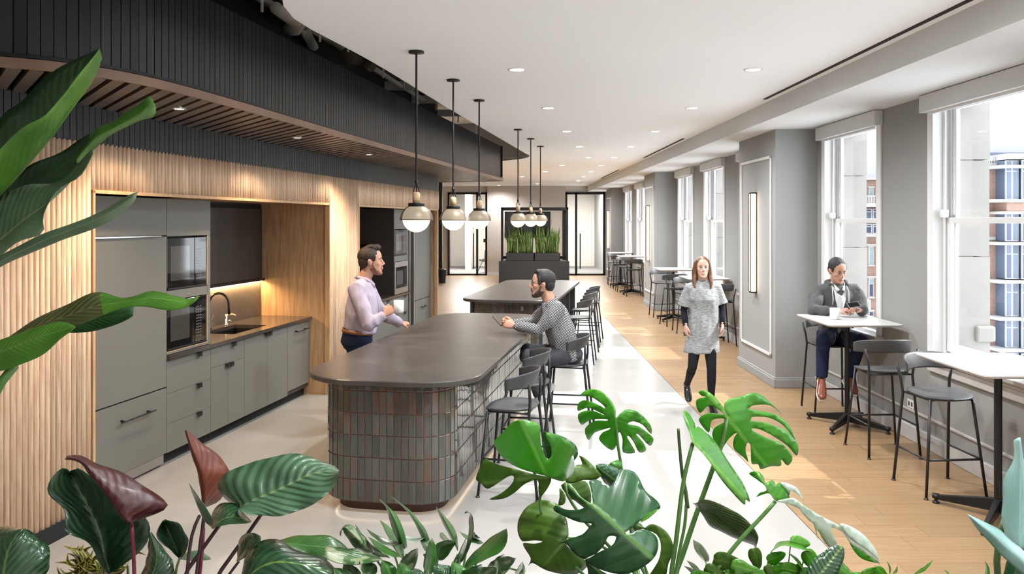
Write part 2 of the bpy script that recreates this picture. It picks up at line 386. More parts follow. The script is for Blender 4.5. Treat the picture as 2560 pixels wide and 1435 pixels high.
# --- right wall with its windows
wins = [(-2.9,-1.5), (-.15,1.25), (3.2,4.6), (5.75,7.15), (8.22,9.62), (11.75,13.1), (14.2,15.6), (16.65,18.05), (20.25,21.6), (22.65,24.05), (25.1,26.5), (28.8,30.1)]
SZ, HZ = .88, 3.12
wl = MB(); yy = YN
for a, b in wins:
    wl.box(XW, 4.12, yy, a, 0, 3.4); wl.box(XW, 4.12, a, b, 0, SZ-.037); wl.box(XW, 4.12, a, b, HZ, 3.4); yy = b
wl.box(XW, 4.12, yy, YF+6, 0, 3.4)
wr = struct(wl.build('wall_right', M['wall2']))
def window(i, a, b):
    w_ = thing('window_%d' % i, None, None, (XW, (a+b)/2, 0)); struct(w_)
    h = (b-a)/2; f = MB()
    for s in (-1, 1):
        f.box(-.025, .0, s*h-.0 if s < 0 else h-.0, (s*h)+s*.07, SZ-.02, HZ+.05) if False else None
        y0, y1 = sorted((s*h, s*(h+.075))); f.box(-.022, .0, y0, y1, SZ, HZ+.06)
        y0, y1 = sorted((s*(h-.02), s*h)); f.box(-.022, .2, y0, y1, SZ, HZ)
        y0, y1 = sorted((s*(h-.055), s*(h-.02))); f.box(.07, .085, y0, y1, SZ, HZ); f.box(.125, .14, y0, y1, SZ, HZ); f.box(.175, .19, y0, y1, SZ, HZ)
    f.box(-.022, .2, -h, h, HZ-.03, HZ); f.build('window_frame', M['trimw'], w_, bevel=.004)
    def sash(x0, z0, z1, nm, bot):
        s_ = MB(); e = h-.055; st = .055
        s_.box(x0, x0+.035, -e, -e+st, z0, z1); s_.box(x0, x0+.035, e-st, e, z0, z1)
        s_.box(x0-.003, x0+.038, -e, e, z0, z0+bot); s_.box(x0-.003, x0+.038, -e, e, z1-.05, z1)
        sa = s_.build(nm, M['trimw'], w_, bevel=.004)
        MB().box(x0+.014, x0+.020, -e+st, e-st, z0+bot, z1-.05).build('pane', M['glass'], sa)
        return sa
    sash(.088, SZ+.02, 2.085, 'lower_sash', .075)
    u_ = sash(.14, 2.035, HZ-.03, 'upper_sash', .05)
    for s in (-1, 1): MB().box(.02, .085, s*(h-.075)-.022, s*(h-.075)+.022, 2.085, 2.155).build('sash_lock', M['trimw'], w_, bevel=.01)
    sl = MB().box(-.085, .2, -h-.1, h+.1, SZ-.035, SZ)
    sl.build('sill', M['trimg'], w_, bevel=.008)
    ap = MB().box(-.05, 0, -h-.08, h+.08, SZ-.075, SZ-.035).box(-.03, 0, -h-.07, h+.07, SZ-.17, SZ-.075)
    ap.build('sill_moulding', M['trimg'], w_, bevel=.01)
    MB().box(-.09, -.0, -h-.09, h+.09, 3.03, 3.185).build('blind_cassette', M['beam'], w_, bevel=.006)
    MB().box(-.05, -.04, -h-.0, h+.0, 3.005, 3.03).build('blind_hem', M['trimw'], w_)
    ch = MB()
    for k in range(52): ch.ell((.055, h-.10+.012*(k % 2-.5)*.3, 2.95-k*.0155), (.004,.004,.0065), 6, 4)
    if a < 20 and a > 3: ch.build('blind_chain', M['pipe'], w_)
for i, (a, b) in enumerate(wins): window(i+1, a, b)
# limestone piers of the outside wall, beyond the glass
for a, b in ((4.59,5.76), (7.14,8.23), (9.61,11.76), (13.09,14.21), (15.59,16.66), (18.04,20.26), (21.59,22.66), (24.04,25.11), (26.49,28.81)):
    t_ = thing('stone_pier', None, None, (4.13, (a+b)/2, 0)); struct(t_); h = (b-a)/2
    z = -6
    k = 0
    while z < 6:
        e = .0 if k % 2 else .004
        MB().box(-.15, .13+e, -h-e, h+e, z+.004, z+.86-.004).build('stone_block', M['stone'], t_); z += .86; k += 1
    MB().box(0, .17, -h-.04, h+.04, .98, 1.12).build('stone_band', M['stone'], t_, bevel=.02)
# lower skirting and heater rail
struct(MB().box(3.735, 3.77, YN, 9.9, 0, .14).box(3.735, 3.77, 11.4, 18.4, 0, .14).box(3.735, 3.77, 19.9, 27, 0, .14).box(3.755, 3.77, YN, 9.9, .26, .285).box(3.755, 3.77, 11.4, 18.4, .26, .285).build('baseboard_right', M['trimg'], bevel=.006))
# --- pilasters with raised frames
PIL = [(1.4, 3.0, 3.25), (9.87, 11.45, 3.25), (18.4, 19.9, 3.29), (27.15, 28.6, 3.38)]
for i, (a, b, x) in enumerate(PIL):
    o = thing('wall_pilaster', None, None, (x, a, 0)); struct(o); d = b-a
    MB().box(0, XW-x+.01, 0, d, 0, 3.195).build('pilaster_body', M['wall'], o)
    f = MB(); z0, z1, y0, y1, e, th = .36, 2.88, .13, d-.13, .04, -.02
    f.box(th, 0, y0, y1, z0, z0+e).box(th, 0, y0, y1, z1-e, z1).box(th, 0, y0, y0+e, z0, z1).box(th, 0, y1-e, y1, z0, z1)
    f.build('panel_moulding', M['trimw'], o, bevel=.008)
    MB().box(-.025, XW-x, -.025, d+.025, 0, .105).box(-.012, XW-x, -.012, d+.012, .105, .125).build('skirting', M['wall'], o, bevel=.006)
    if i:
        s = thing('wall_sconce', 'long vertical glowing sconce in a dark frame on the %s grey pilaster' % ('', 'nearest', 'second', 'farthest')[i], 'wall lamp', (x, a+d*.5, 1.12), 0)
        zz = 1.30
        MB().box(-.075, 0, .0, .02, 0, .02).box(-.075,0,-.05,.05,-.02,.0).box(-.075,0,-.05,.05,zz,zz+.02).box(-.012,0,-.05,.05,0,zz).box(-.090,-.078,-.05,-.042,0,zz).box(-.090,-.078,.042,.05,0,zz).build('sconce_frame', mat('bronze_dark', (.05,.03,.02), .4, .5), s)
        MB().box(-.078,-.014,-.036,.036,.003,zz-.003).build('light_tube', M['tubew'], s, bevel=.008)
# --- far wall, doors and rooms behind the glass
D1, D2 = (-2.45, -.95), (2.04, 3.55)
struct(MB().box(-6, D1[0], YF, YF+.15, 0, 3.4).box(D1[0], D1[1], YF, YF+.15, 3.17, 3.4).box(D1[1], D2[0], YF, YF+.15, 0, 3.4).box(D2[0], D2[1], YF, YF+.15, 3.17, 3.4).box(D2[1], 4.1, YF, YF+.15, 0, 3.4).build('wall_back', M['pale']))
struct(MB().box(-.94, 2.03, YF-.16, YF-.001, 0, 3.395).build('wall_back_panel', M['taupe']))
struct(MB().box(-6, D1[0], YF-.02, YF, 0, .12).box(D1[1], D2[0], YF-.18, YF-.16, 0, .12).build('baseboard_back', M['pale']))
def gdoor(i, x0, x1, split, hx):
    o = thing('door_%d' % i, None, None, ((x0+x1)/2, YF-.03, 0)); struct(o); c = (x0+x1)/2
    x0 -= c; x1 -= c; split -= c; hx -= c
    f = MB(); e = .07
    f.box(x0, x0+e, -.05, .05, 0, 3.17).box(x1-e, x1, -.05, .05, 0, 3.17).box(x0, x1, -.05, .05, 3.09, 3.17).box(x0, x1, -.05, .05, 0, .06).box(split-.04, split+.04, -.05, .05, 0, 3.17)
    f.build('door_frame', M['blackflat'], o)
    MB().box(x0+e, split-.04, -.005, .005, .06, 3.09).build('pane', M['glass'], o); MB().box(split+.04, x1-e, -.005, .005, .06, 3.09).build('pane', M['glass'], o)
    MB().cyl((hx,-.08,.25), (hx,-.08,1.6), .022, n=8).box(hx-.01,hx+.01,-.08,0,.4,.42).box(hx-.01,hx+.01,-.08,0,1.4,1.42).build('pull_handle', M['blackflat'], o)
gdoor(1, *D1, -1.33, -1.47); gdoor(2, *D2, 2.45, 2.6)
struct(MB().box(-6, 4.1, YF+6, YF+6.1, 0, 3.4).build('wall_back_room', M['pale']))
MB().box(-2.9, -2.8, YF+.15, YF+6, 0, 3.4).build('partition', M['pale'], bpy.data.objects['wall_back_room'])
MB().box(-.6, -.5, YF+.15, YF+6, 0, 3.4).build('partition', M['pale'], bpy.data.objects['wall_back_room'])
MB().box(-2.0, -1.75, YF+3.5, YF+6, 0, 3.4).build('column', M['pale'], bpy.data.objects['wall_back_room'])
MB().box(1.2, 1.3, YF+.15, YF+6, 0, 3.4).build('partition', M['pale'], bpy.data.objects['wall_back_room'])
MB().box(-6, 4.1, YF+.15, YF+6, -.011, .004).build('carpet', M['carpet'], fl)
MB().box(-6, 4.1, YF+.15, YF+6, 3.36, 3.45).build('room_ceiling', M['white'], ceil)
# closing walls out of view
struct(MB().box(-6.1, 4.1, YN-.1, YN, 0, 4.4).build('wall_front', M['pale']))
struct(MB().box(-6.1, -6, YN, YF+6, 0, 4.4).build('wall_left_far', M['pale']))
struct(MB().box(4.1, 4.2, YN, YF+6, 3.4, 4.5).build('wall_right_upper', M['wall2']))

# --- kitchen wall: core, battens, black boards, canopy
kw = thing('wall_left', None, None, K(0,0,0), -TH); struct(kw)
def kb(b0, b1, t0, t1, z0, z1, name, m, parent=kw, bevel=0): return MB().box(b0, b1, t0, t1, z0, z1).build(name, m, parent, bevel=bevel)
OT = 2.265
kb(-.9, 0, -2.6, .22, 0, OT, 'wall_core', M['oak']); kb(-.9, 0, 4.29, 5.23, 0, OT, 'wall_core', M['oak']); kb(-.9, 0, 9.08, 9.2, 0, OT, 'wall_core', M['oak'])
kb(-.9, 0, -2.6, 9.2, OT, 2.59, 'wall_header', M['oak']); kb(-.9, -.012, -2.6, 9.2, 2.59, 4.2, 'wall_header', M['blackflat'])
kb(-1.0, -.86, -2.6, 9.2, 0, OT, 'wall_back_lining', M['cabd'])
# opening trims
for t0, t1 in ((.22, 4.29), (5.23, 9.08)):
    m_ = MB(); m_.box(-.03, .028, t0, t0+.022, 0, OT).box(-.03, .028, t1-.022, t1, 0, OT).box(-.03, .028, t0, t1, OT-.02, OT+.004)
    m_.build('opening_trim', M['oaktrim'], kw)
# half round battens
def batten(h):
    m_ = MB(); n = 7; r = .0225
    ring = [(r*.95*math.sin(PI*i/(n-1)), -r*math.cos(PI*i/(n-1))) for i in range(n)]
    return m_.loft([[(x, y_, z) for x, y_ in ring] for z in (0, h)]).mesh('batten', M['slat'], False)
full = batten(2.59-.11); head = batten(2.59-OT)
for me in (full, head):
    for p in me.polygons: p.use_smooth = len(p.vertices) == 4
t = -2.55; BP = .0465
while t < 9.19:
    if t < .2 or 4.3 < t < 5.22: 
        if t > -1.3: inst('batten', full, kw, Matrix.Translation((.002, t, .11)))
        elif t > -2.6: inst('batten', full, kw, Matrix.Translation((.002, t, .11))) if int(t*10) % 1 == 0 else None
    else: inst('batten', head, kw, Matrix.Translation((.002, t, OT+.004)))
    t += BP
kb(0, .03, -2.6, .22, 0, .11, 'baseboard', M['blackflat']); kb(0, .03, 4.29, 5.23, 0, .11, 'baseboard', M['blackflat'])
bl = MB().box(0, .012, -.0275, .0275, 2.592, 2.86).mesh('board', M['black'])
t = -2.5
while t < 9.18: inst('board', bl, kw, Matrix.Translation((-.011, t, 0))); t += .061
kb(-.012, .02, -2.6, 9.2, 2.585, 2.593, 'trim_line', M['blackflat'])
# canopy
cn = thing('kitchen_canopy', None, None, K(0,0,0), -TH); struct(cn); cn['label'] = 'black boarded curved canopy over the kitchen'
path = [(-.9,-1.62), (-.5,-1.55), (-.1,-1.47), (.3,-1.33), (.56,-1.15), (.77,-.95), (.9,-.68), (.965,-.25), (.975,.63), (.955,2.0), (.945,4), (.94,7), (.94,10.5)]
pp = catmull([Vector((a, b, 0)) for a, b in path], 260)
endp = catmull([Vector((.94,10.5,0)), Vector((.5,10.6,0)), Vector((0,10.75,0)), Vector((-.9,10.85,0))], 20)
outl = pp+endp[1:]
def strip(off, z0, z1, name, m_, seq=outl, th=.02):
    g = MB(); c_ = []
    for i, p in enumerate(seq):
        d = (seq[min(i+1, len(seq)-1)]-seq[max(i-1, 0)]).normalized(); n_ = Vector((d.y, -d.x, 0)); c_.append((p+n_*off, p+n_*(off-th)))
    g.loft([[(a.x,a.y,z0), (a.x,a.y,z1), (b.x,b.y,z1), (b.x,b.y,z0)] for a, b in c_]); return g.build(name, m_, cn)
strip(0, 2.83, 2.882, 'copper_edge', M['copper']); strip(-.012, 2.889, 2.905, 'ledge', M['metal_dk'], th=.06); strip(-.045, 2.9, 3.50, 'fascia_core', M['blackflat'])
bd = MB().box(-.0275, .0275, 0, .012, 2.905, 3.50).mesh('board', M['black'])
L = 0; nxt = .03
for a, b in zip(outl, outl[1:]):
    seg = (b-a).length; d = (b-a).normalized(); n_ = Vector((d.y, -d.x, 0))
    while nxt < L+seg:
        p = a+d*(nxt-L)-n_*.045
        inst('board', bd, cn, Matrix.Translation(p) @ Matrix.Rotation(math.atan2(-n_.x, n_.y), 4, 'Z')); nxt += .062
    L += seg
# diagonal soffit slats, clipped to the canopy outline
opoly = [(p.x, p.y) for p in outl]
def inside_c(x, y):
    c = False; n = len(opoly); j = n-1
    for i in range(n):
        (xi, yi), (xj, yj) = opoly[i], opoly[j]
        if (yi > y) != (yj > y) and x < (xj-xi)*(y-yi)/(yj-yi)+xi: c = not c
        j = i
    return c
t = -2.2
while t < 12.4:
    pts = []
    for k in range(181):
        b_ = -.9+k*.0105; tt = t-.92*b_
        ok = inside_c(b_+.028, tt+.05) and inside_c(b_+.028, tt-.05) and (b_ > .002 or tt > 9.25)
        if ok: pts.append((b_, tt))
    if len(pts) > 6:
        (b0, t0), (b1, t1) = pts[0], pts[-1]; h = .047
        m_ = MB().add([(b0,t0-h,2.836),(b1,t1-h,2.836),(b1,t1+h,2.836),(b0,t0+h,2.836),(b0,t0-h,2.858),(b1,t1-h,2.858),(b1,t1+h,2.858),(b0,t0+h,2.858)], [(0,3,2,1),(4,5,6,7),(0,1,5,4),(1,2,6,5),(2,3,7,6),(3,0,4,7)])
        m_.build('soffit_slat', M['soffit'], cn)
    t += .138
dk = MB().prism([(p.x-.03 if p.x > 0 else p.x, p.y) for p in outl], 2.895, 2.91).build('light_leak_blocker', M['blackflat'], cn)  # added black sheet above the slats, keeps light from leaking through the gaps
for (px, py), wd_ in zip(((448,273), (743,345), (922,387), (1177,451)), ('nearest', 'second', 'third', 'farthest')):
    Y = 1560/(554-py); X = (px-1280)/2000*Y
    s = thing('canopy_spotlight', '%s of the four small spotlights in the slatted canopy soffit' % wd_, 'ceiling light', (X, Y, 2.84), 0, 'spotlights in the canopy soffit')
    MB().ring([(.035,-.012), (.045,-.012), (.045,.02), (.035,.02)], 16).build('ring', M['steel'], s, True); MB().lathe([(.036,-.008), (.036,0)], 16).build('lens', M['down'], s)
    ld = bpy.data.lights.new('canopy_spot', 'SPOT'); lo_ = bpy.data.objects.new('canopy_spot', ld); C.objects.link(lo_); lo_.location = (X, Y, 2.81); ld.energy = 75; ld.spot_size = 2.2; ld.spot_blend = .9; ld.color = (1,.76,.52); ld.shadow_soft_size = .04
# downlights
dl = [(.046,7.1), (.43,9.5), (.82,11.95), (1.21,14.4), (2.14,7.1), (2.14,9.5), (2.14,11.95), (2.14,14.4), (1.6,16.8), (2.14,16.8), (2.14,19.2), (1.2,19.2), (2.14,21.6), (.9,21.6), (2.14,24), (.3,24), (2.2,26.5), (-.49,29.7), (.9,28.5), (-2.0,22), (2.14,4.7), (.046,4.7), (2.14,2.3), (.4,2.3), (2.14,0), (.4,0), (.4,-2)]
ring_me = MB().ring([(.065,-.004), (.082,-.004), (.082,.01), (.065,.01)], 24).mesh('ring', M['trimw'], True); lens_me = MB().lathe([(.066,-.002), (.066,.005)], 24).mesh('lens', M['down'])
ORD = ['nearest', 'second', 'third', 'fourth', 'fifth', 'sixth', 'seventh', 'eighth']
def dlab(x, y):
    if y < 5: return 'round recessed downlight behind the camera in the white ceiling'
    rr_ = sorted(q[1] for q in dl if abs(q[0]-2.14) < .01 and q[1] > 5); r2_ = sorted(q[1] for q in dl if q in ((.046,7.1), (.43,9.5), (.82,11.95), (1.21,14.4), (1.6,16.8)))
    if abs(x-2.14) < .01: return '%s glowing downlight in the row next to the window bulkhead' % ORD[rr_.index(y)]
    if y in r2_ and x < 1.7: return '%s glowing downlight in the slanting row nearest the hanging lamps' % ORD[r2_.index(y)]
    return {(1.2,19.2):'small downlight left of the window row beyond the hanging lamps', (.9,21.6):'tiny downlight above the planter boxes, left of the window row', (.3,24):'tiny downlight above the black booth frame', (2.2,26.5):'farthest tiny downlight before the right glass door', (-.49,29.7):'tiny downlight just below the tip of the black canopy', (.9,28.5):'tiny downlight close to the taupe far wall', (-2.0,22):'far downlight hidden behind the black canopy'}.get((x, y), 'small far downlight')
for (x, y) in dl:
    s = thing('recessed_downlight', dlab(x, y), 'ceiling light', (x, y, 3.399), 0, 'downlights in the white ceiling')
    inst('trim_ring', ring_me, s); inst('lens', lens_me, s)
    ld = bpy.data.lights.new('downlight', 'SPOT'); lo_ = bpy.data.objects.new('downlight', ld); C.objects.link(lo_); lo_.location = (x, y, 3.37); ld.energy = 155; ld.spot_size = 2.8; ld.spot_blend = .9; ld.color = (.96,.985,1); ld.shadow_soft_size = .07
for x, y in ((-1.6, YF+2.5), (-4, YF+2), (2.7, YF+2.5), (.3, YF+3)):
    ld = bpy.data.lights.new('back_room_light', 'AREA'); lo_ = bpy.data.objects.new('back_room_light', ld); C.objects.link(lo_); lo_.location = (x, y, 3.3); ld.energy = 260; ld.size = 1.6; ld.color = (1,.98,.95)
# =================================================================== KITCHEN
FB = -.22                        # plane of the cabinet fronts
def front(parent, name, t0, t1, z0, z1, fb=FB, m=None, back=.02):
    return MB().box(fb-back, fb, t0+.0015, t1-.0015, z0+.0015, z1-.0015).build(name, m or M['cab'], parent, bevel=.0012, seg=1)
def tab(parent, t, z, fb=FB): # small bent tab pull on a top edge
    return MB().box(fb, fb+.028, t-.03, t+.03, z-.003, z+.001).box(fb+.022, fb+.028, t-.03, t+.03, z-.035, z+.001).build('tab_pull', M['metal_dk'], parent)
def bar(parent, t0, t1, z, fb=FB):
    m_ = MB().cyl((fb+.045, t0, z), (fb+.045, t1, z), .0065, n=10)
    for t in (t0+.05, t1-.05): m_.cyl((fb, t, z), (fb+.045, t, z), .008, n=8)
    return m_.build('bar_handle', M['metal_dk'], parent, True)
def carcass(parent, t0, t1, z0, z1, fb=FB, back=-.85): return MB().box(back, fb-.021, t0, t1, z0, z1).build('carcass', M['cabd'], parent)
def toe(parent, t0, t1, fb=FB, m=None): return MB().box(fb-.09, fb-.075, t0, t1, 0, .1).build('toe_kick', m or M['blackflat'], parent)
def microwave(label, t, z0, z1, wd, fb, style, name='built_in_microwave'):
    o = kthing(name, label, 'microwave', t, fb, z0); h = z1-z0
    MB().box(-.13, -.01, .01, wd-.01, .004, h-.004).build('body', M['metal_dk'], o)
    if style == 'black':
        MB().box(-.01, .012, .004, wd*.68, .02, h-.004).build('door', M['glossblack'], o, bevel=.003)
        MB().box(.0125, .0135, .05, wd*.55, .075, h-.075).build('door_window', mat('smoked_glass', (.05,.048,.045), .05, coat=.6), o)
        cp = MB().box(-.01, .012, wd*.69, wd-.004, .02, h-.004).build('control_panel', M['glossblack'], o, bevel=.003)
        k = MB()
        for r in range(11):
            for c in range(3): k.box(.0121, .0128, wd*.73+c*.03, wd*.73+c*.03+.014, .07+r*.026, .07+r*.026+.007)
        k.build('buttons', mat('button_print', (.25,.25,.26), .4), cp)
        MB().box(-.005, .02, .004, wd-.004, 0, .018).build('vent_strip', M['metal_dk'], o, bevel=.003)
    else:
        f = MB().box(-.01, .014, 0, wd, 0, .085).box(-.01, .014, 0, wd, h-.08, h).box(-.01, .014, 0, .04, .085, h-.08).box(-.01, .014, wd-.05, wd, .085, h-.08)
        f.build('steel_frame', M['steel'], o, bevel=.003)
        MB().box(-.01, .008, .04, wd-.05, .085, h-.08).build('door', M['glossblack'], o)
        MB().box(.0085, .0095, .1, wd*.62, .14, h-.14).build('door_window', mat('smoked_glass_b', (.09,.09,.095), .1), o)
    return o
# filler + fridge
o = kthing('refrigerator', 'tall panelled fridge in grey laminate with freezer drawer and black bar handle', 'refrigerator', 0, 0, 0)
carcass(o, .25, 1.434, .1, 2.24); front(o, 'filler_panel', .245, .52, .1, 2.243); front(o, 'upper_door', .52, 1.434, 1.935, 2.243)
d = front(o, 'fridge_door', .52, 1.434, .665, 1.925); MB().box(FB-.01, FB+.02, .53, 1.33, 1.925, 1.934).build('edge_pull', M['chrome'], d)
d = front(o, 'freezer_drawer', .52, 1.434, .11, .655); bar(d, .80, 1.22, .52)
MB().box(FB-.04, FB-.03, .52, 1.434, .02, .105).build('toe_grille', M['steel'], o)
# oven tower
o = kthing('oven_tower', 'grey laminate tower housing two black microwaves', 'cabinet', 0, 0, 0)
front(o, 'upper_door', 1.437, 2.105, 1.925, 2.243); front(o, 'right_stile', 2.055, 2.105, .925, 1.925); front(o, 'middle_rail', 1.437, 2.055, 1.385, 1.468); front(o, 'lower_rail', 1.437, 2.055, .927, .948)
MB().box(-.84, -.36, 1.437, 2.105, .93, 2.24).box(-.84, FB-.021, 2.09, 2.105, .93, 2.24).box(-.84, FB-.021, 1.437, 2.105, 2.0, 2.24).build('carcass', M['cab'], o)
MB().box(FB-.1, FB+.001, 2.046, 2.054, .95, 1.384).box(FB-.1, FB+.001, 2.046, 2.054, 1.47, 1.92).box(FB-.1, FB+.001, 1.44, 2.054, .948, .955).build('ply_edge', M['oaktrim'], o)
microwave('upper black microwave built into the grey tower beside the fridge', 1.44, 1.47, 1.915, .605, FB-.015, 'black')
microwave('lower black microwave standing just above the dark counter', 1.44, .957, 1.382, .605, FB-.015, 'black')
# base cabinets
o = kthing('drawer_cabinet', 'grey base cabinet with three drawers beneath the microwaves', 'cabinet'); carcass(o, 1.437, 2.108, .1, .885); toe(o, 1.437, 2.108)
for z0, z1 in ((.105,.343), (.343,.60), (.60,.88)): d = front(o, 'drawer', 1.437, 2.108, z0, z1); tab(d, 1.9, z1)
o = kthing('base_cabinet', 'grey base cabinet with one drawer over two narrow doors', 'cabinet'); carcass(o, 2.11, 2.725, .1, .885); toe(o, 2.11, 2.725)
d = front(o, 'drawer', 2.11, 2.725, .694, .88); tab(d, 2.5, .88)
d = front(o, 'door', 2.11, 2.42, .105, .694); tab(d, 2.385, .694); d = front(o, 'door', 2.42, 2.725, .105, .694); tab(d, 2.455, .694)
o = kthing('sink_cabinet', 'grey sink cabinet with two tall doors below the black sink', 'cabinet'); carcass(o, 2.727, 3.682, .1, .69); toe(o, 2.727, 3.682)
d = front(o, 'door', 2.727, 3.203, .105, .88); tab(d, 3.165, .88); d = front(o, 'door', 3.203, 3.682, .105, .88); tab(d, 3.24, .88)
o = kthing('dishwasher', 'panelled dishwasher with a bar handle at the right end of the counter', 'dishwasher'); carcass(o, 3.684, 4.262, .1, .885); toe(o, 3.684, 4.262); d = front(o, 'door', 3.686, 4.262, .15, .88); bar(d, 3.82, 4.16, .80)
# worktop with sink cut-out
def slab(parent, t0, t1, hole=None, b0=-.86, b1=-.192):
    m_ = MB()
    if hole:
        h0, h1, g0, g1 = hole
        m_.box(b0, b1, t0, h0, .888, .925).box(b0, b1, h1, t1, .888, .925).box(b0, g0, h0, h1, .888, .925).box(g1, b1, h0, h1, .888, .925)
    else: m_.box(b0, b1, t0, t1, .888, .925)
    return m_.build('worktop_slab', M['counter'], parent)
o = kthing('worktop', 'dark polished worktop with undermounted black sink in the first niche', 'worktop'); slab(o, 1.437, 4.266, (2.72,3.42,-.71,-.33))
sk = MB().box(-.72,-.32,2.71,3.43,.70,.71).box(-.72,-.71,2.71,3.43,.70,.888).box(-.33,-.32,2.71,3.43,.70,.888).box(-.72,-.32,2.71,2.72,.70,.888).box(-.72,-.32,3.42,3.43,.70,.888).build('sink_bowl', M['metal_dk'], o)
MB().lathe([(.03,.7101), (.04,.7101), (.04,.714), (.02,.713)], 16, -.52, 3.05).build('drain', M['steel'], sk, True)
o = kthing('kitchen_faucet', 'tall black gooseneck faucet behind the sink', 'faucet', 3.0, -.765, .925)
MB().tube([(0,0,0),(0,0,.27)]+[(.11-.11*math.cos(a), 0, .27+.11*math.sin(a)) for a in (.3,.7,1.1,1.57,2.0,2.4,2.8,3.1)]+[(.222,0,.22),(.225,0,.16)], .0125, 12).build('spout', M['metal_dk'], o, True)
MB().lathe([(.028,0),(.028,.012),(.018,.02),(.018,.10),(.0,.1)], 16).build('base', M['metal_dk'], o, True); MB().tube([(0,.015,.07),(0,.05,.08),(.01,.075,.15)], .007, 8).build('lever', M['metal_dk'], o, True)
o = kthing('filtered_tap', 'short chrome tap with wooden-toned lever beside the black faucet', 'tap', 3.33, -.765, .925)
MB().lathe([(.022,0),(.022,.01),(.016,.015),(.016,.10),(.012,.12),(0,.12)], 16).build('body', M['chrome'], o, True); MB().tube([(0,0,.11),(.06,.02,.12),(.10,.03,.105)], .009, 8).build('lever', M['wood_lt'], o, True); MB().tube([(.01,0,.05),(.05,.01,.055),(.055,.01,.03)], .007, 8).build('nozzle', M['chrome'], o, True)
o = kthing('splashback', 'dark stone splashback behind the sink under the glowing shelf', 'splashback'); MB().box(-.86,-.846,2.11,4.266,.926,1.345).build('stone_panel', M['splash'], o)
o = kthing('upper_cabinet', 'dark flat wall cabinet above the glowing shelf', 'cabinet'); MB().box(-.86,-.83,2.11,4.266,1.375,2.20).build('door_panel', M['cabd'], o); MB().box(-.86,-.84,2.11,4.266,2.2,2.244).build('top_rail', M['blackflat'], o)
o = kthing('lit_shelf', 'thin black shelf with a warm light strip under it', 'shelf'); MB().box(-.86,-.79,2.11,4.266,1.347,1.373).build('shelf_board', M['metal_dk'], o); MB().box(-.838,-.824,2.12,4.262,1.339,1.346).build('light_strip', M['led'], o)
ld = bpy.data.lights.new('shelf_led', 'AREA'); lo_ = bpy.data.objects.new('shelf_led', ld); C.objects.link(lo_); lo_.location = K(3.2,-.815,1.335); lo_.rotation_euler = (0, .2, -TH); ld.shape = 'RECTANGLE'; ld.size = .02; ld.size_y = 2.1; ld.energy = 14; ld.color = (1,.62,.28)
# second niche
F2 = -.10
o = kthing('coffee_counter_cabinet', 'grey drawer cabinet under the coffee counter in the second niche', 'cabinet'); carcass(o, 5.26, 7.757, .1, .885, F2); toe(o, 5.26, 7.757, F2)
for a, b in ((5.26,6.1), (6.1,6.93), (6.93,7.757)):
    for z0, z1 in ((.105,.343), (.343,.62), (.62,.88)): d = front(o, 'drawer', a, b, z0, z1, F2); tab(d, (a+b)/2+.2, z1, F2)
o = kthing('coffee_worktop', 'dark worktop under the black coffee brewer in the second niche', 'worktop'); slab(o, 5.26, 7.757, None, -.86, -.075)
o = kthing('oven_column', 'grey column with a black and a steel microwave beside the coffee niche', 'cabinet')
front(o, 'upper_door', 7.05, 7.757, 1.93, 2.243, F2); front(o, 'right_stile', 7.70, 7.757, .93, 1.93, F2); front(o, 'middle_rail', 7.05, 7.70, 1.43, 1.52, F2)
MB().box(-.85, F2-.001, 7.03, 7.05, .926, 2.243).build('side_panel', M['cabd'], o); MB().box(-.85,-.5,7.05,7.757,.93,2.24).box(-.85,F2-.02,7.74,7.757,.93,2.24).build('carcass', M['cabd'], o); MB().box(F2-.1,F2+.001,7.69,7.70,1.52,1.93).build('ply_edge', M['oaktrim'], o)
microwave('black microwave above the steel one in the second niche', 7.055, 1.525, 1.925, .63, F2-.015, 'black')
microwave('stainless steel microwave below a black one in the second niche', 7.055, .93, 1.425, .66, F2-.005, 'steel')
o = kthing('filler_column', 'dark polished upright strip between microwave column and far fridge', 'panel'); MB().box(-.85, F2-.04, 7.76, 8.06, .02, 2.243).build('dark_panel', M['glossblack'], o); MB().box(F2-.04, F2+.02, 7.77, 7.80, .02, 2.243).box(F2-.04, F2+.02, 7.99, 8.02, .02, 2.243).build('steel_edge', M['steel'], o)
o = kthing('panelled_refrigerator', 'pale grey fridge panel with lower drawer at the far end of the kitchen', 'refrigerator'); carcass(o, 8.065, 9.056, .1, 2.24, F2); front(o, 'fridge_door', 8.065, 9.056, .735, 2.243, F2); d = front(o, 'freezer_drawer', 8.065, 9.056, .11, .725, F2); bar(d, 8.42, 8.72, .60, F2); toe(o, 8.065, 9.056, F2)
# coffee brewer fixed to the side panel
o = kthing('coffee_brewer', 'black wall-mounted drinks machine with a chrome front rail in the second niche', 'coffee machine', 6.78, -.50, 1.25)
MB().box(-.16,.16,0,.245,.03,.46).build('body', M['glossblack'], o, bevel=.03, seg=4); MB().tube([(.165,-.01,.05),(.18,-.03,.12),(.185,-.03,.36),(.165,-.01,.44)], .022, 10).build('front_rail', M['chrome'], o, True); MB().tube([(.19,-.03,.22),(.23,-.05,.22)], .012, 8).build('lever', M['chrome'], o, True); MB().box(-.12,.12,.02,.22,0,.03).build('drip_tray', M['metal_dk'], o, bevel=.005)

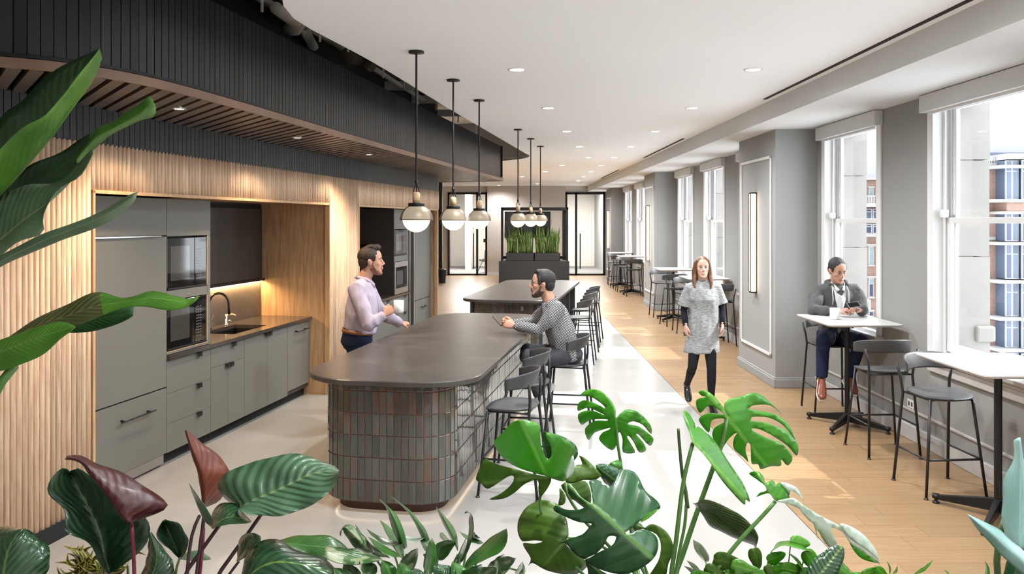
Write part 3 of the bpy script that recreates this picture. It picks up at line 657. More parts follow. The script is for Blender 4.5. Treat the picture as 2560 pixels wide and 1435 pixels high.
# =================================================================== ISLANDS
def tile_mesh(wd, h, d=.008):
    e = .004; m_ = MB(); W, H = wd/2, h
    vs = [(-W,0,0),(W,0,0),(W,0,H),(-W,0,H),(-W,-d*.7,0),(W,-d*.7,0),(W,-d*.7,H),(-W,-d*.7,H),(-W+e,-d,e),(W-e,-d,e),(W-e,-d,H-e),(-W+e,-d,H-e)]
    fs = [(4,5,1,0),(5,6,2,1),(6,7,3,2),(7,4,0,3),(4,8,9,5),(5,9,10,6),(6,10,11,7),(7,11,8,4),(8,11,10,9)]
    return vs, fs
TW, THh = .0533, .157
def tiled_base(root, b0, b1, t0, t1, r, z0, rows, ztop, limit, label_=None):
    per = rrect(b0, b1, t0, t1, r, 14); per = [Vector((x, y, 0)) for x, y in per]; per.append(per[0])
    MB().prism(rrect_in(b0, b1, t0, t1, r, .0015), z0, ztop).build('grout_core', M['grout'], root)
    L = [0]
    for a, b in zip(per, per[1:]): L.append(L[-1]+(b-a).length)
    n = int(round(L[-1]/TW)); pitch = L[-1]/n; tiles = []
    j = 0
    for i in range(n):
        d = pitch*(i+.5)
        while L[j+1] < d: j += 1
        p = per[j].lerp(per[j+1], (d-L[j])/(L[j+1]-L[j])); tg = (per[j+1]-per[j]).normalized()
        a = per[0]; 
        def at(dd):
            dd %= L[-1]; q = 0
            while L[q+1] < dd: q += 1
            return per[q].lerp(per[q+1], (dd-L[q])/(L[q+1]-L[q]))
        tg = (at(d+pitch*.5)-at(d-pitch*.5)).normalized(); p = (at(d+pitch*.4)+at(d-pitch*.4))/2
        ang = math.atan2(tg.y, tg.x); nrm = Vector((tg.y, -tg.x, 0))
        z = z0
        for k in range(rows+1):
            h = THh if k < rows else ztop-z
            if h > .02: tiles.append((p, ang, nrm, z, h, k))
            z += h
    W = root.matrix_world if False else None
    def size(tl):
        p, ang, nrm, z, h, k = tl; wp_ = Vector(K(p.y, p.x, z)); v_ = Vector((.9846*nrm.x+.1748*nrm.y, -.1748*nrm.x+.9846*nrm.y, 0)); to = Vector((0,0,CAMH))-wp_
        c = to.normalized().dot(v_); return -(c*h/to.length_squared) if c > 0 else 1
    tiles.sort(key=size)
    cache = {}; rest = MB(); trg = random.Random(5)
    for idx, tl in enumerate(tiles):
        p, ang, nrm, z, h, k = tl
        Mx = Matrix.Translation((p.x, p.y, z+.0015)) @ Matrix.Rotation(ang, 4, 'Z') @ Matrix.Rotation(trg.uniform(-.012,.012), 4, 'X') @ Matrix.Rotation(trg.uniform(-.008,.008), 4, 'Z')
        key = round(h, 4); vs, fs = tile_mesh(pitch-.0055, h-.0055, .006)
        if idx < limit and size(tl) < 0:
            if key not in cache: cache[key] = MB().add(vs, fs).mesh('tile', M['tile'])
            inst('tile', cache[key], root, Mx)
        else: rest.add([Mx @ Vector(q) for q in vs], fs)
    ro = rest.build('tile_field', M['tile'], root); ro['kind'] = 'stuff'
def rrect_in(b0, b1, t0, t1, r, e): return rrect(b0+e, b1-e, t0+e, t1-e, max(.01, r-e), 14)
def island_top(root, b0, b1, t0, t1, r, z0=.905, z1=.945):
    P_ = rrect(b0, b1, t0, t1, r, 14); n = MB(); rings = []
    cx, cy = (b0+b1)/2, (t0+t1)/2
    for e, z in ((.006, z0), (0, z0+.006), (0, z1-.006), (.006, z1)):
        rings.append([(x+(cx-x)/abs(cx-x+1e-9)*e*min(1,abs(cx-x)*4), y+(cy-y)/abs(cy-y+1e-9)*e*min(1,abs(cy-y)*4), z) for x, y in P_])
    return n.loft(rings).build('stone_top', M['soap'], root)
o = kthing('kitchen_island', 'near island with dark stone top over glazed brown tiles, people leaning on it', 'kitchen island')
island_top(o, 1.255, 2.575, .63, 4.80, (.42,.42,.46,.40))
tiled_base(o, 1.44, 2.40, .70, 4.68, .26, .0775, 5, .905, 299)
MB().prism(rrect(1.52, 2.32, .77, 4.6, .2, 10), 0, .0775).build('toe_kick', M['tiletoe'], o)
tp = rrect(1.485, 2.355, .745, 4.635, .23, 10); tp2 = rrect(1.50, 2.34, .76, 4.62, .215, 10)
rg = MB().loft([[(*a, .0765), (*b, .0765), (*b, .0735), (*a, .0735)] for a, b in zip(tp, tp2)], closed=True).build('toe_light', M['led2'], o)
o = kthing('kitchen_island', 'far island with dark stone top, beyond the seated man', 'kitchen island')
island_top(o, 1.06, 2.45, 6.40, 10.35, (.3,.3,.34,.34))
tiled_base(o, 1.22, 2.22, 6.62, 9.9, .03, .0775, 5, .905, 60)
for q_ in ((1.19, 1.225, 6.60, 6.66), (2.20, 2.24, 6.60, 6.66), (1.15, 2.38, 9.9, 9.98), (2.32, 2.38, 8.9, 9.0)): MB().box(*q_, 0, .905).build('end_panel', M['planter'], o)
MB().box(1.3, 2.1, 6.72, 9.8, 0, .0775).build('toe_kick', M['tiletoe'], o)
q = MB().box(1.93, 1.97, 6.607, 6.611, .78, .84).build('socket_plate', M['steel'], o)

# =================================================================== STOOLS AND TABLES
def make_stool(sh, label, group):
    o = thing('bar_stool', label, 'stool', (0,0,0), 0, group)
    for s in (-1, 1):
        MB().tube([(s*.235,.215,.004), (s*.165,.155,sh-.03)], [.0105,.0115], 8).build('leg', M['leg'], o, True)
        MB().tube([(s*.225,-.235,.004), (s*.19,-.165,sh-.04), (s*.2,-.175,sh+.06), (s*.232,-.175,sh+.19)], .0115, 8).build('leg', M['leg'], o, True)
        for fy, fx in ((.215,.235), (-.235,.225)): MB().lathe([(.017,0),(.017,.006),(.011,.012),(.0,.012)], 10, s*fx, fy).build('foot_glide', M['leg'], o)
    k = .30/(sh-.03)
    fr = MB(); zf = .28
    def lg(s, f, z):
        if f: a = z/(sh-.03); return (s*(.235-.07*a), .215-.06*a, z)
        a = z/(sh-.04); return (s*(.225-.035*a), -.235+.07*a, z)
    fr.tube([lg(-1,1,zf), lg(1,1,zf)], .009, 8); fr.tube([lg(-1,1,zf), lg(-1,0,zf)], .008, 8); fr.tube([lg(1,1,zf), lg(1,0,zf)], .008, 8)
    fr.build('footrest', M['leg'], o, True)
    MB().tube([(-.165,.15,sh-.032), (.165,.15,sh-.032)], .009, 8).tube([(-.18,-.15,sh-.034), (.18,-.15,sh-.034)], .009, 8).tube([(-.165,.15,sh-.032), (-.18,-.15,sh-.034)], .008, 6).tube([(.165,.15,sh-.032), (.18,-.15,sh-.034)], .008, 6).build('seat_frame', M['leg'], o, True)
    # dished seat
    rings = []; n = 32
    def se(q, sc_): 
        a = 2*PI*q/n; c, s2 = math.cos(a), math.sin(a); e = .72
        x = math.copysign(abs(c)**e, c)*(.215+.012*s2)*sc_; y = math.copysign(abs(s2)**e, s2)*.195*sc_; return x, y
    def seatz(x, y): return sh-.012+.02*(x/.21)**2*.5+.014*max(0, -y/.2)**2-.012*max(0, y/.2)**2
    for sc_, dz in ((.55,-.018), (.92,-.018), (1,-.008), (1,0), (.97,.003), (.7,.001), (.4,-.001), (.1,-.002)):
        rings.append([(lambda x, y: (x, y, seatz(x, y)+dz))(*se(q, sc_)) for q in range(n)])
    MB().loft(rings).build('seat', M['stool'], o, True)
    # wrapped backrest band
    rings = []; R = .252
    for i in range(25):
        a = -PI/2+math.radians(-84+168*i/24); u_ = abs(i-12)/12
        hgt = .060*(1-.35*u_**3); zc = sh+.215-.03*u_**2; cx, cy = R*math.cos(a), R*.86*math.sin(a)+.03
        nx, ny = math.cos(a), math.sin(a); lean = .022*(1-u_**2); th = .0075*(1-.5*u_**6)
        pts = []
        for (hh, tt) in ((-1,-.6), (-1,.6), (-.8,1), (.8,1), (1,.6), (1,-.6), (.8,-1), (-.8,-1)):
            rr = tt*th+lean*hh; pts.append((cx+nx*rr, cy+ny*rr, zc+hh*hgt))
        rings.append(pts)
    MB().loft(rings).build('backrest', M['stool'], o, True)
    return o
RF = PI/2-TH
low = make_stool(.66, 'nearest dark grey stool with curved back at the near island', 'stools at the islands'); low.location = K(1.37, 2.74, 0); low.rotation_euler = (0,0,RF-.05)
def place(proto, loc, rz, label):
    c = copy_tree(proto); c.location = loc; c.rotation_euler = (0,0,rz); c['label'] = label; return c
place(low, K(2.25, 2.71, 0), RF+.03, 'second dark grey stool from the camera at the near island')
stool_b = place(low, K(3.27, 2.97, 0), RF+.02, 'dark grey stool that the man in the checked shirt sits on')
place(low, K(7.05, 2.72, 0), RF, 'nearest of the three stools along the far island')
place(low, K(8.15, 2.70, 0), RF+.04, 'middle one of the three stools along the far island')
place(low, K(9.2, 2.68, 0), RF-.03, 'farthest of the three stools along the far island')
TAB = [(3.36,5.53), (3.36,8.02), (3.38,14.1), (3.36,16.65), (3.40,22.8), (3.42,25.3)]
TL = ['nearest white high table, cut off at the right of the picture', 'white high table with a mug where the man in the hoodie sits', 'white high table behind the walking woman', 'white high table before the second pilaster', 'far white high table beyond the second pilaster', 'farthest white high table before the glass door']
def make_table(label):
    o = thing('bar_table', label, 'table', (0,0,0), 0, 'white high tables along the windows')
    P_ = rrect(-.36,.36,-.45,.45,.05,6); rings = []
    for s_, z in ((.93,1.045), (1,1.062), (1,1.07)): rings.append([(x*s_, y*s_, z) for x, y in P_])
    MB().loft(rings).build('tabletop', M['tabletop'], o, bevel=0)
    MB().lathe([(.03,1.0),(.10,1.035),(.10,1.0455),(.0,1.0455)], 20).build('mounting_plate', M['trimg'], o, True)
    MB().tube([(0,0,.08),(0,0,1.02)], .026, 8).build('post', M['metal_dk'], o)
    b = MB()
    for q, (dx, dy) in enumerate(((.27,.30), (-.27,.30), (-.27,-.30), (.27,-.30))):
        a = Vector((dx, dy, 0)).normalized(); sd_ = Vector((-a.y, a.x, 0)); e = Vector((dx, dy, 0))
        r0 = [sd_*.028+Vector((0,0,.05)), -sd_*.028+Vector((0,0,.05)), -sd_*.02+Vector((0,0,.14)), sd_*.02+Vector((0,0,.14))]
        r1 = [e+sd_*.018+Vector((0,0,.03)), e-sd_*.018+Vector((0,0,.03)), e-sd_*.014+Vector((0,0,.062)), e+sd_*.014+Vector((0,0,.062))]
        MB().loft([r0, r1]).build('base_arm', M['metal_dk'], o, bevel=.003)
        MB().lathe([(.024,0),(.024,.012),(.012,.014),(.012,.034),(.026,.036),(.026,.066),(0,.066)], 12, dx, dy).build('leveling_foot', M['metal_dk'], o, True)
    return o
tb = make_table(TL[0]); tb.location = (*TAB[0], 0)
for i in range(1, 6): c = copy_tree(tb); c.location = (*TAB[i], 0); c['label'] = TL[i]
high = make_stool(.75, 'black bar stool with its back to the window pier, nearest the right edge', 'stools at the high window tables'); high.location = (3.27, 6.13, 0); high.rotation_euler = (0,0,PI+.08)
place(high, (3.30,7.14,0), .02, 'black bar stool with its back to us in front of the hoodie man')
stool_d = place(high, (3.34,8.60,0), PI-.03, 'black bar stool that the man in the hoodie sits on')
for (x, y, r, l) in ((3.45,13.35,.05,'black bar stool just right of the walking woman'), (3.25,14.85,PI,'black bar stool hidden mostly behind the walking woman'), (3.22,15.85,.1,'black bar stool left of the woman, nearer of the pair'), (3.25,17.35,PI+.05,'black bar stool left of the woman, farther of the pair'),
    (3.35,22.05,0,'nearest black bar stool beyond the second pilaster'), (3.3,23.5,PI,'second black bar stool beyond the second pilaster'), (3.3,24.6,.05,'third black bar stool beyond the second pilaster'), (3.35,26.0,PI-.05,'last black bar stool before the glass door')):
    place(high, (x,y,0), r, l)

# =================================================================== PENDANTS
def make_pendant(label):
    o = thing('pendant_lamp', label, 'lamp', (0,0,0), 0, None); gz = 2.075
    MB().lathe([(.0,3.399),(.062,3.399),(.062,3.385),(.012,3.380)], 24).build('ceiling_canopy', M['metal_dk'], o, True)
    MB().cyl((0,0,2.36), (0,0,3.385), .0085, n=8).build('rod', M['metal_dk'], o)
    h = MB().cyl((0,0,2.345), (0,0,2.375), .014, n=10)
    h.tube([(-.0,0,2.35),(-.016,0,2.325),(-.022,0,2.29),(-.014,0,2.27)], .005, 6).tube([(0,0,2.35),(.016,0,2.325),(.022,0,2.29),(.014,0,2.27)], .005, 6).tube([(0,-.0,2.34),(.0,.018,2.31),(0,.012,2.28)], .004, 6)
    h.build('hook', M['metal_dk'], o, True)
    MB().lathe([(0,2.285),(.018,2.285),(.027,2.275),(.03,2.262),(.03,2.195),(0,2.195)], 20).build('wooden_neck', M['wood_lt'], o, True)
    MB().lathe([(.0,2.197),(.064,2.197),(.066,2.192),(.066,2.168),(0,2.168)], 28).build('cap', M['metal_dk'], o, True)
    # perforated dome with UVs
    me = bpy.data.meshes.new('shade'); vs = []; fs = []; uv = []; n, m_ = 48, 12; R = .132
    for i in range(m_+1):
        a = math.radians(62)*(1-i/m_); 
        for q in range(n+1): vs.append((R*math.cos(a)*math.cos(2*PI*q/n), R*math.cos(a)*math.sin(2*PI*q/n), gz-.012+R*math.sin(a)*.95))
    for i in range(m_):
        for q in range(n): a = i*(n+1)+q; fs.append((a, a+1, a+n+2, a+n+1)); uv += [(q/n,i/m_),((q+1)/n,i/m_),((q+1)/n,(i+1)/m_),(q/n,(i+1)/m_)]
    me.from_pydata(vs, [], fs); ul = me.uv_layers.new(name='UVMap'); 
    for k, p in enumerate(uv): ul.data[k].uv = p
    me.materials.append(M['perf']); me.polygons.foreach_set('use_smooth', [True]*len(me.polygons)); sh = bpy.data.objects.new('perforated_shade', me); C.objects.link(sh); sh.parent = o
    MB().ring([(.131,gz-.014),(.1335,gz-.014),(.1335,gz-.008),(.131,gz-.008)], 40).build('rim', M['metal_dk'], sh, True)
    MB().ell((0,0,gz), (.110,.110,.110), 32, 20).build('glass_globe', M['globe'], o, True)
    return o
pl = [(-.758,6.34,'nearest hanging globe lamp over the near island'), (-.559,7.61,'middle hanging globe lamp of the near three'), (-.364,8.88,'third hanging globe lamp of the near three'), (.088,11.69,'leftmost hanging globe lamp over the far island'), (.305,12.98,'middle hanging globe lamp over the far island'), (.508,14.3,'rightmost hanging globe lamp over the far island')]
p0 = make_pendant(pl[0][2]); p0.location = (pl[0][0], pl[0][1], 0); p0['group'] = 'globe pendants'
for x, y, l in pl[1:]:
    c = copy_tree(p0); c.location = (x, y, 0); c['label'] = l
# =================================================================== FAR PLANTER, BOOTH FRAME, SCREEN
o = thing('planter_bench', 'black boxy bench unit carrying the planter boxes before the far wall', 'bench', (.74,26.8,0)); MB().box(-1.18,1.18,0,1.0,0,.72).build('body', M['planter'], o, bevel=.004); MB().box(-1.18,1.18,-.004,0,.0,.04).build('plinth', M['blackflat'], o)
for i, (x0, x1, l) in enumerate(((-.2,.745,'left'), (.755,1.62,'right'))):
    c = (x0+x1)/2; hw = (x1-x0)/2
    o = thing('planter_box', '%s black planter box on the bench' % l, 'planter', (c,26.9,.722)); MB().box(-hw,hw,0,.015,0,.27).box(-hw,hw,.36,.375,0,.27).box(-hw,-hw+.015,0,.375,0,.27).box(hw-.015,hw,0,.375,0,.27).box(-hw,hw,0,.375,0,.01).build('box', M['planter'], o); MB().box(-hw+.015,hw-.015,.015,.36,.01,.245).build('gravel', mat('gravel_%d' % i, (.35,.3,.22), .9), o)
    s = thing('snake_plant', 'spiky green snake plants in the %s planter box' % l, 'plant', (c,27.08,.965))
    r2 = random.Random(i+2); variants = []
    for v in range(5):
        m_ = MB(); wd = .026; h = 1.0; rings = []; 
        for k in range(7):
            u_ = k/6; ww = wd*(1-u_**3)*(.75+.5*u_ if u_ < .5 else 1); bx = .05*math.sin(u_*2.2+v)*u_; by = .04*math.sin(u_*3+v*2)*u_; tw = v+u_*1.3
            rings.append([(bx+ww*math.cos(tw), by+ww*math.sin(tw), u_*h), (bx+.006*math.sin(tw), by-.006*math.cos(tw), u_*h), (bx-ww*math.cos(tw), by-ww*math.sin(tw), u_*h), (bx-.004*math.sin(tw), by+.004*math.cos(tw), u_*h)])
        variants.append(m_.loft(rings).mesh('leaf', None or ramp_mat('snake_leaf_%d%d' % (i, v), [(.05,.11,.02),(.12,.22,.045),(.30,.36,.09)], 9, (1,1,3), .4, var=.3), True))
    for k in range(85):
        x, y = r2.uniform(-hw+.05, hw-.05), r2.uniform(-.13,.13); h = r2.uniform(.5,.95)
        inst('leaf', variants[k % 5], s, Matrix.Translation((x, y, 0)) @ Matrix.Rotation(r2.uniform(0,6.28), 4, 'Z') @ Matrix.Rotation(r2.uniform(-.16,.16), 4, 'X') @ Matrix.Diagonal((1.15,1.15,h,1)))
o = thing('booth_frame', 'open black metal frame standing around the planters and screen', 'frame', (.76,26.86,0)); f = MB()
for z in (2.5,):
    for y in (0, 2.2): f.box(-1.13,1.13,y,y+.06,z-.05,z+.03)
    for x in (-1.13, 1.07): f.box(x,x+.06,0,2.26,z-.05,z+.03)
f.build('top_frame', M['metal_dk'], o)
for x in (-1.13, 1.07):
    for y in (0.0, .55, 1.3, 2.2): MB().box(x, x+.055, y, y+.055, .72 if y < 1 else 0, 2.46).build('post', M['metal_dk'], o)
MB().box(-1.1,1.1,.95,1.0,.75,.85).build('cross_bar', M['metal_dk'], o)
o = thing('wall_screen', 'large black screen on the taupe far wall behind the plants', 'screen', (.59,30.40,1.94)); MB().box(-.86,.86,0,.04,-.48,.48).build('panel', M['glossblack'], o); MB().box(-.87,.87,.01,.04,-.49,.49).build('bezel', M['metal_dk'], o)
o = thing('black_post', 'thin black full-height post beyond the end of the wooden wall', 'post', (-2.42,27.0,0)); MB().box(-.06,.06,0,.12,0,3.4).build('post_body', M['metal_dk'], o)
o = thing('waste_bin', 'small black waste bin by the black post', 'bin', (-2.33,26.7,0)); MB().loft([[(r*math.cos(q*PI/8), r*math.sin(q*PI/8), z) for q in range(16)] for r, z in ((.11,0),(.13,.42),(.135,.42),(.135,.45),(.10,.47))]).build('body', M['metal_dk'], o)
o = thing('room_panel', 'small black booking tablet on the left glass door', 'tablet', (-1.0,30.5,1.33)); MB().box(-.09,.09,-.01,.01,-.07,.07).build('case', M['glossblack'], o, bevel=.006)
o = thing('meeting_chair', 'grey shell chair behind the left glass door', 'chair', (-1.05,32.3,0), .6); MB().loft([[(x*s_, y*s_+yo, z) for x, y in rrect(-.25,.25,-.22,.22,.12)] for s_, yo, z in ((.75,0,.44),(1,0,.46),(1.05,-.03,.58))]).build('seat_shell', M['cab'], o, True); MB().loft([[(x, -.24-th, z*.4+.5) for x, z in ((-.25*k,0),(.25*k,0),(.22*k,1),(-.22*k,1))] for th, k in ((0,1),(.03,.98))]).build('backrest', M['cab'], o)
for a, b in ((.2,.2),(-.2,.2),(.2,-.2),(-.2,-.2)): MB().tube([(a*.5,b*.5,.45),(a*1.2,b*1.2,0.002)], .012, 6).build('leg', M['metal_dk'], o)
o = thing('wall_socket', 'white double socket low on the window wall', 'socket', (3.766,7.55,.33)); MB().box(-.006,0,-.06,.06,-.04,.04).build('plate', M['trimw'], o, bevel=.002); MB().box(-.008,-.006,-.04,-.015,-.02,.02).box(-.008,-.006,.015,.04,-.02,.02).build('outlet', M['cabd'], o)
def mug(label, loc, s=1):
    o = thing('mug', label, 'mug', loc); MB().lathe([(.0,0),(.036,0),(.041,.006),(.042,.1),(.039,.1),(.037,.012),(0,.01)], 24).build('cup', M['mugw'], o, True); MB().tube([(.04,0,.08),(.062,0,.075),(.068,0,.05),(.058,0,.028),(.04,0,.024)], .006, 8).build('handle', M['mugw'], o, True); o.scale = (s,s,s); return o
M['mugw'] = mat('white_glaze', (.8,.8,.79), .2)
# =================================================================== PEOPLE
def blob(name, mb, voxel, m, parent, smooth=4, disp=None):
    me = mb.mesh(name+'_raw', m); o = bpy.data.objects.new(name, me); C.objects.link(o)
    r = o.modifiers.new('r', 'REMESH'); r.mode = 'VOXEL'; r.voxel_size = voxel; r.use_smooth_shade = True
    if smooth: s_ = o.modifiers.new('s', 'SMOOTH'); s_.iterations = smooth; s_.factor = .5
    dg = bpy.context.evaluated_depsgraph_get(); dg.update()
    nm = bpy.data.meshes.new_from_object(o.evaluated_get(dg)); nm.name = name
    o.modifiers.clear(); o.data = nm; bpy.data.meshes.remove(me)
    nm.materials.clear(); nm.materials.append(m)
    if disp:
        amp, sc_, st = disp
        nr = [v.normal.copy() for v in nm.vertices]
        for v, n_ in zip(nm.vertices, nr):
            q = Vector((v.co.x*st[0], v.co.y*st[1], v.co.z*st[2]))*sc_
            v.co += n_*amp*(noise.noise(q)+.5*noise.noise(q*2.1))
    nm.polygons.foreach_set('use_smooth', [True]*len(nm.polygons)); nm.update()
    o.parent = parent; return o
def ringv(c, X, Y_, rx, ry, n=20, pw=1):
    out = []
    for i in range(n):
        a = 2*PI*i/n; cx, sy = math.cos(a), math.sin(a)
        out.append(Vector(c)+X*(math.copysign(abs(cx)**pw, cx)*rx)+Y_*(math.copysign(abs(sy)**pw, sy)*ry))
    return out
def sph(mb, c, r): mb.ell(c, r if isinstance(r, tuple) else (r,r,r), 14, 10)
def hand(mb, wrist, d, n_, sd, curl, s=1, spread=1):
    """palm + five fingers; d towards the fingers, n_ back of the hand, sd towards the thumb"""
    d = d.normalized(); n_ = (n_-d*n_.dot(d)).normalized(); sv = (sd-d*sd.dot(d)-n_*sd.dot(n_)).normalized(); w_ = Vector(wrist)
    mb.loft([ringv(w_+d*a*s, sv, n_, rx*s, ry*s, 12, .8) for a, rx, ry in ((-.03,.024,.018), (.0,.027,.018), (.035,.038,.017), (.065,.042,.016), (.088,.040,.012))])
    fl_ = ((.030,.066,.0088), (.010,.074,.0092), (-.011,.070,.0088), (-.031,.055,.008))
    for k, (off, ln, r) in enumerate(fl_):
        p = w_+d*.078*s+sv*off*s; dd = (d+sv*off*1.2*spread).normalized(); pts = [p-d*.01*s, p]
        for q, f in enumerate((.45,.32,.26)):
            a = curl[k]*(1,1.15,.9)[q]; dd = (Matrix.Rotation(a, 3, sv.cross(Vector((0,0,0))) if False else (dd.cross(-n_)).normalized()) @ dd).normalized() if abs(a) > 1e-4 else dd
            p = p+dd*ln*f*s; pts.append(p)
            n2 = n_
        mb.tube(pts, [r*s*1.05, r*s*1.05, r*s, r*s*.92, r*s*.72], 8)
    p = w_+d*.02*s+sv*.026*s; t1 = (d*.65+sv*.75-n_*.25).normalized(); t2 = (d*.95+sv*.15-n_*(.25+.3*curl[4])).normalized()
    mb.tube([p-t1*.015*s, p+t1*.032*s, p+t1*.032*s+t2*.032*s, p+t1*.032*s+t2*.056*s], [.013*s, .0125*s, .0105*s, .0075*s], 8)
def head_parts(root, skinmb, c, f, u, s, skin, hairm, hair='short', beard=None, smile=0, glasses=False, brow=None):
    f = f.normalized(); u = (u-f*u.dot(f)).normalized(); r = f.cross(u)
    H = Matrix((r, f, u)).transposed().to_4x4(); H = Matrix.Translation(c) @ H @ Matrix.Scale(s, 4)
    h = MB()
    h.ell((0,-.010,.03), (.074,.096,.087), 24, 16); h.ell((0,.030,.035), (.060,.053,.040), 16, 12)
    h.loft([[(rx*math.copysign(abs(math.cos(q*PI/12))**.85, math.cos(q*PI/12)), cy+ry*math.copysign(abs(math.sin(q*PI/12))**.9, math.sin(q*PI/12)), z) for q in range(24)] for z, cy, rx, ry in
        ((-.119,.058,.014,.016), (-.113,.052,.028,.030), (-.098,.038,.042,.047), (-.075,.022,.053,.061), (-.045,.012,.061,.070), (-.01,.008,.066,.073), (.03,.004,.068,.074), (.06,.0,.062,.070))])
    h.tube([(0,.075,.018), (0,.088,-.004), (0,.100,-.026), (0,.103,-.034)], [.008,.009,.012,.009], 10)
    for q in (-1, 1):
        h.ell((q*.011,.090,-.036), (.009,.010,.007), 10, 8); h.ell((q*.029,.070,.020), (.024,.012,.007), 12, 8); h.ell((q*.036,.050,-.022), (.026,.026,.026), 14, 10)
        h.ell((q*.074,-.012,-.012), (.008,.016,.026), 10, 8); h.ell((q*.081,-.018,.0), (.006,.012,.018), 10, 8)
    h.ell((0,.078,-.060), (.024,.014,.016), 12, 8); h.ell((0,.076,-.105), (.018,.014,.012), 10, 8)
    h.xf(H); skinmb.add(h.v, h.f)
    def part(name, mb, m, sm=True): mb.xf(H); return mb.build(name, m, root, sm)
    shift = Matrix.Translation(-root.location)
    ey = MB()
    for q in (-1, 1): ey.ell((q*.030,.0725,.0), (.0125,.009,.0058), 14, 8)
    ey.xf(shift @ H); e = ey.build('eyes', M['eyew'], root, True)
    ir = MB()
    for q in (-1, 1): ir.ell((q*.030,.0795,-.0005), (.0052,.003,.0052), 10, 8)
    ir.xf(shift @ H); ir.build('irises', M['iris'], root, True)
    ld_ = MB()
    for q in (-1, 1): ld_.tube([(q*.015,.078,.002), (q*.022,.0825,.0065), (q*.031,.083,.0075), (q*.041,.077,.004)], .0022, 6)
    ld_.xf(shift @ H); ld_.build('eyelashes', M['iris'], root, True)
    br = MB()
    for q in (-1, 1): br.tube([(q*.012,.0835,.020), (q*.025,.0825,.0255), (q*.036,.0765,.026), (q*.046,.067,.020)], [.0035,.005,.0045,.002], 6, .7)
    br.xf(shift @ H); br.build('eyebrows', brow or hairm, root, True)
    lp = MB(); k = smile*.006
    lp.tube([(-.024-k,.0835-k*.7,-.064+k*1.6), (-.012,.0915,-.060), (0,.0935,-.0615), (.012,.0915,-.060), (.024+k,.0835-k*.7,-.064+k*1.6)], [.0015,.0038,.0042,.0038,.0015], 8)
    lp.tube([(-.022-k,.083-k*.7,-.066+k*1.6), (-.01,.0905,-.071-k*.6), (.01,.0905,-.071-k*.6), (.022+k,.083-k*.7,-.066+k*1.6)], [.0015,.0046,.0046,.0015], 8)
    lp.v = [(x, y_-.0035, z_) for x, y_, z_ in lp.v]; lp.xf(shift @ H); lp.build('lips', M['lip'], root, True)
    if smile: 
        te = MB().ell((0,.0905,-.0655), (.019,.003,.0038), 12, 6); te.xf(shift @ H); te.build('teeth', M['eyew'], root, True)
    hb = MB()
    hb.ell((0,-.022,.041), (.080,.097,.086), 24, 16)
    if hair in ('short', 'quiff', 'crop'):
        hb.ell((0,-.055,.0), (.070,.058,.075), 20, 12)
        if hair == 'quiff': hb.ell((0,.030,.105), (.052,.045,.026), 16, 10)
        elif hair == 'short': hb.ell((0,.022,.098), (.054,.046,.027), 16, 10)
        if hair == 'quiff': hb.ell((0,.046,.112), (.050,.036,.028), 16, 10); hb.ell((0,.0,.118), (.055,.05,.022), 16, 10)
        for q in (-1, 1): hb.ell((q*.069,.022,.028), (.007,.018,.036), 10, 8)
    else:
        for q in (-1, 1):
            hb.tube([(q*.018,.012,.100), (q*.060,.022,.074), (q*.083,.002,-.02), (q*.088,.0,-.09), (q*.095,.03,-.17), (q*.088,.055,-.235)], [.022,.024,.026,.030,.028,.012], 12, .8)
            hb.tube([(q*.05,-.05,.05), (q*.068,-.055,-.05), (q*.075,-.05,-.15), (q*.07,-.035,-.22)], [.04,.045,.035,.012], 12)
        hb.tube([(0,-.07,.06), (0,-.085,-.06), (0,-.075,-.17), (0,-.06,-.23)], [.05,.055,.04,.015], 12)
    hb.xf(shift @ H); blob('hair', hb, .004*s, hairm, root, 2, (.0016, 60, (1,1,.35) if hair == 'long' else (1,1,1)))
    if beard:
        b = MB(); b.loft([[(rx*math.cos(q*PI/12), cy+ry*math.sin(q*PI/12), z) for q in range(24)] for z, cy, rx, ry in
            ((-.123,.056,.016,.019), (-.116,.050,.031,.034), (-.10,.037,.045,.050), (-.078,.020,.0555,.0635), (-.06,.012,.060,.066))])
        for q in (-1, 1): b.tube([(q*.064,.012,-.01), (q*.063,.018,-.045), (q*.05,.045,-.085)], [.005,.010,.014], 8)
        b.tube([(-.026,.078,-.066), (-.014,.0865,-.051), (0,.0885,-.050), (.014,.0865,-.051), (.026,.078,-.066)], [.005,.006,.006,.006,.005], 8)
        b.xf(shift @ H); blob('beard', b, .004*s, beard, root, 2)
    if glasses:
        g = MB()
        for q in (-1, 1):
            g.tube([(q*.032+.021*math.cos(a*PI/8), .094-.002*abs(math.cos(a*PI/8)), .0+.016*math.sin(a*PI/8)) for a in range(16)], .0017, 6, 1, True)
            g.tube([(q*.053,.090,.005), (q*.072,.06,.006), (q*.080,.0,.004), (q*.080,-.02,-.008)], .0019, 6)
        g.tube([(-.011,.094,.003), (.011,.094,.003)], .0017, 6); g.xf(shift @ H); g.build('glasses', M['metal_dk'], root, True)
    return H
M['eyew'] = mat('eye_white', (.72,.70,.68), .3); M['iris'] = mat('dark_iris', (.02,.012,.01), .3); M['lip'] = mat('lip', (.46,.17,.14), .45)
def skinm(n, c): return mat(n, c, .5, spec=.35, bump=.06, bscale=60)
def cloth(n, c, **k): return mat(n, c, .85, spec=.2, bump=1.0, bscale=13, bstretch=(1,1,.6), **k)
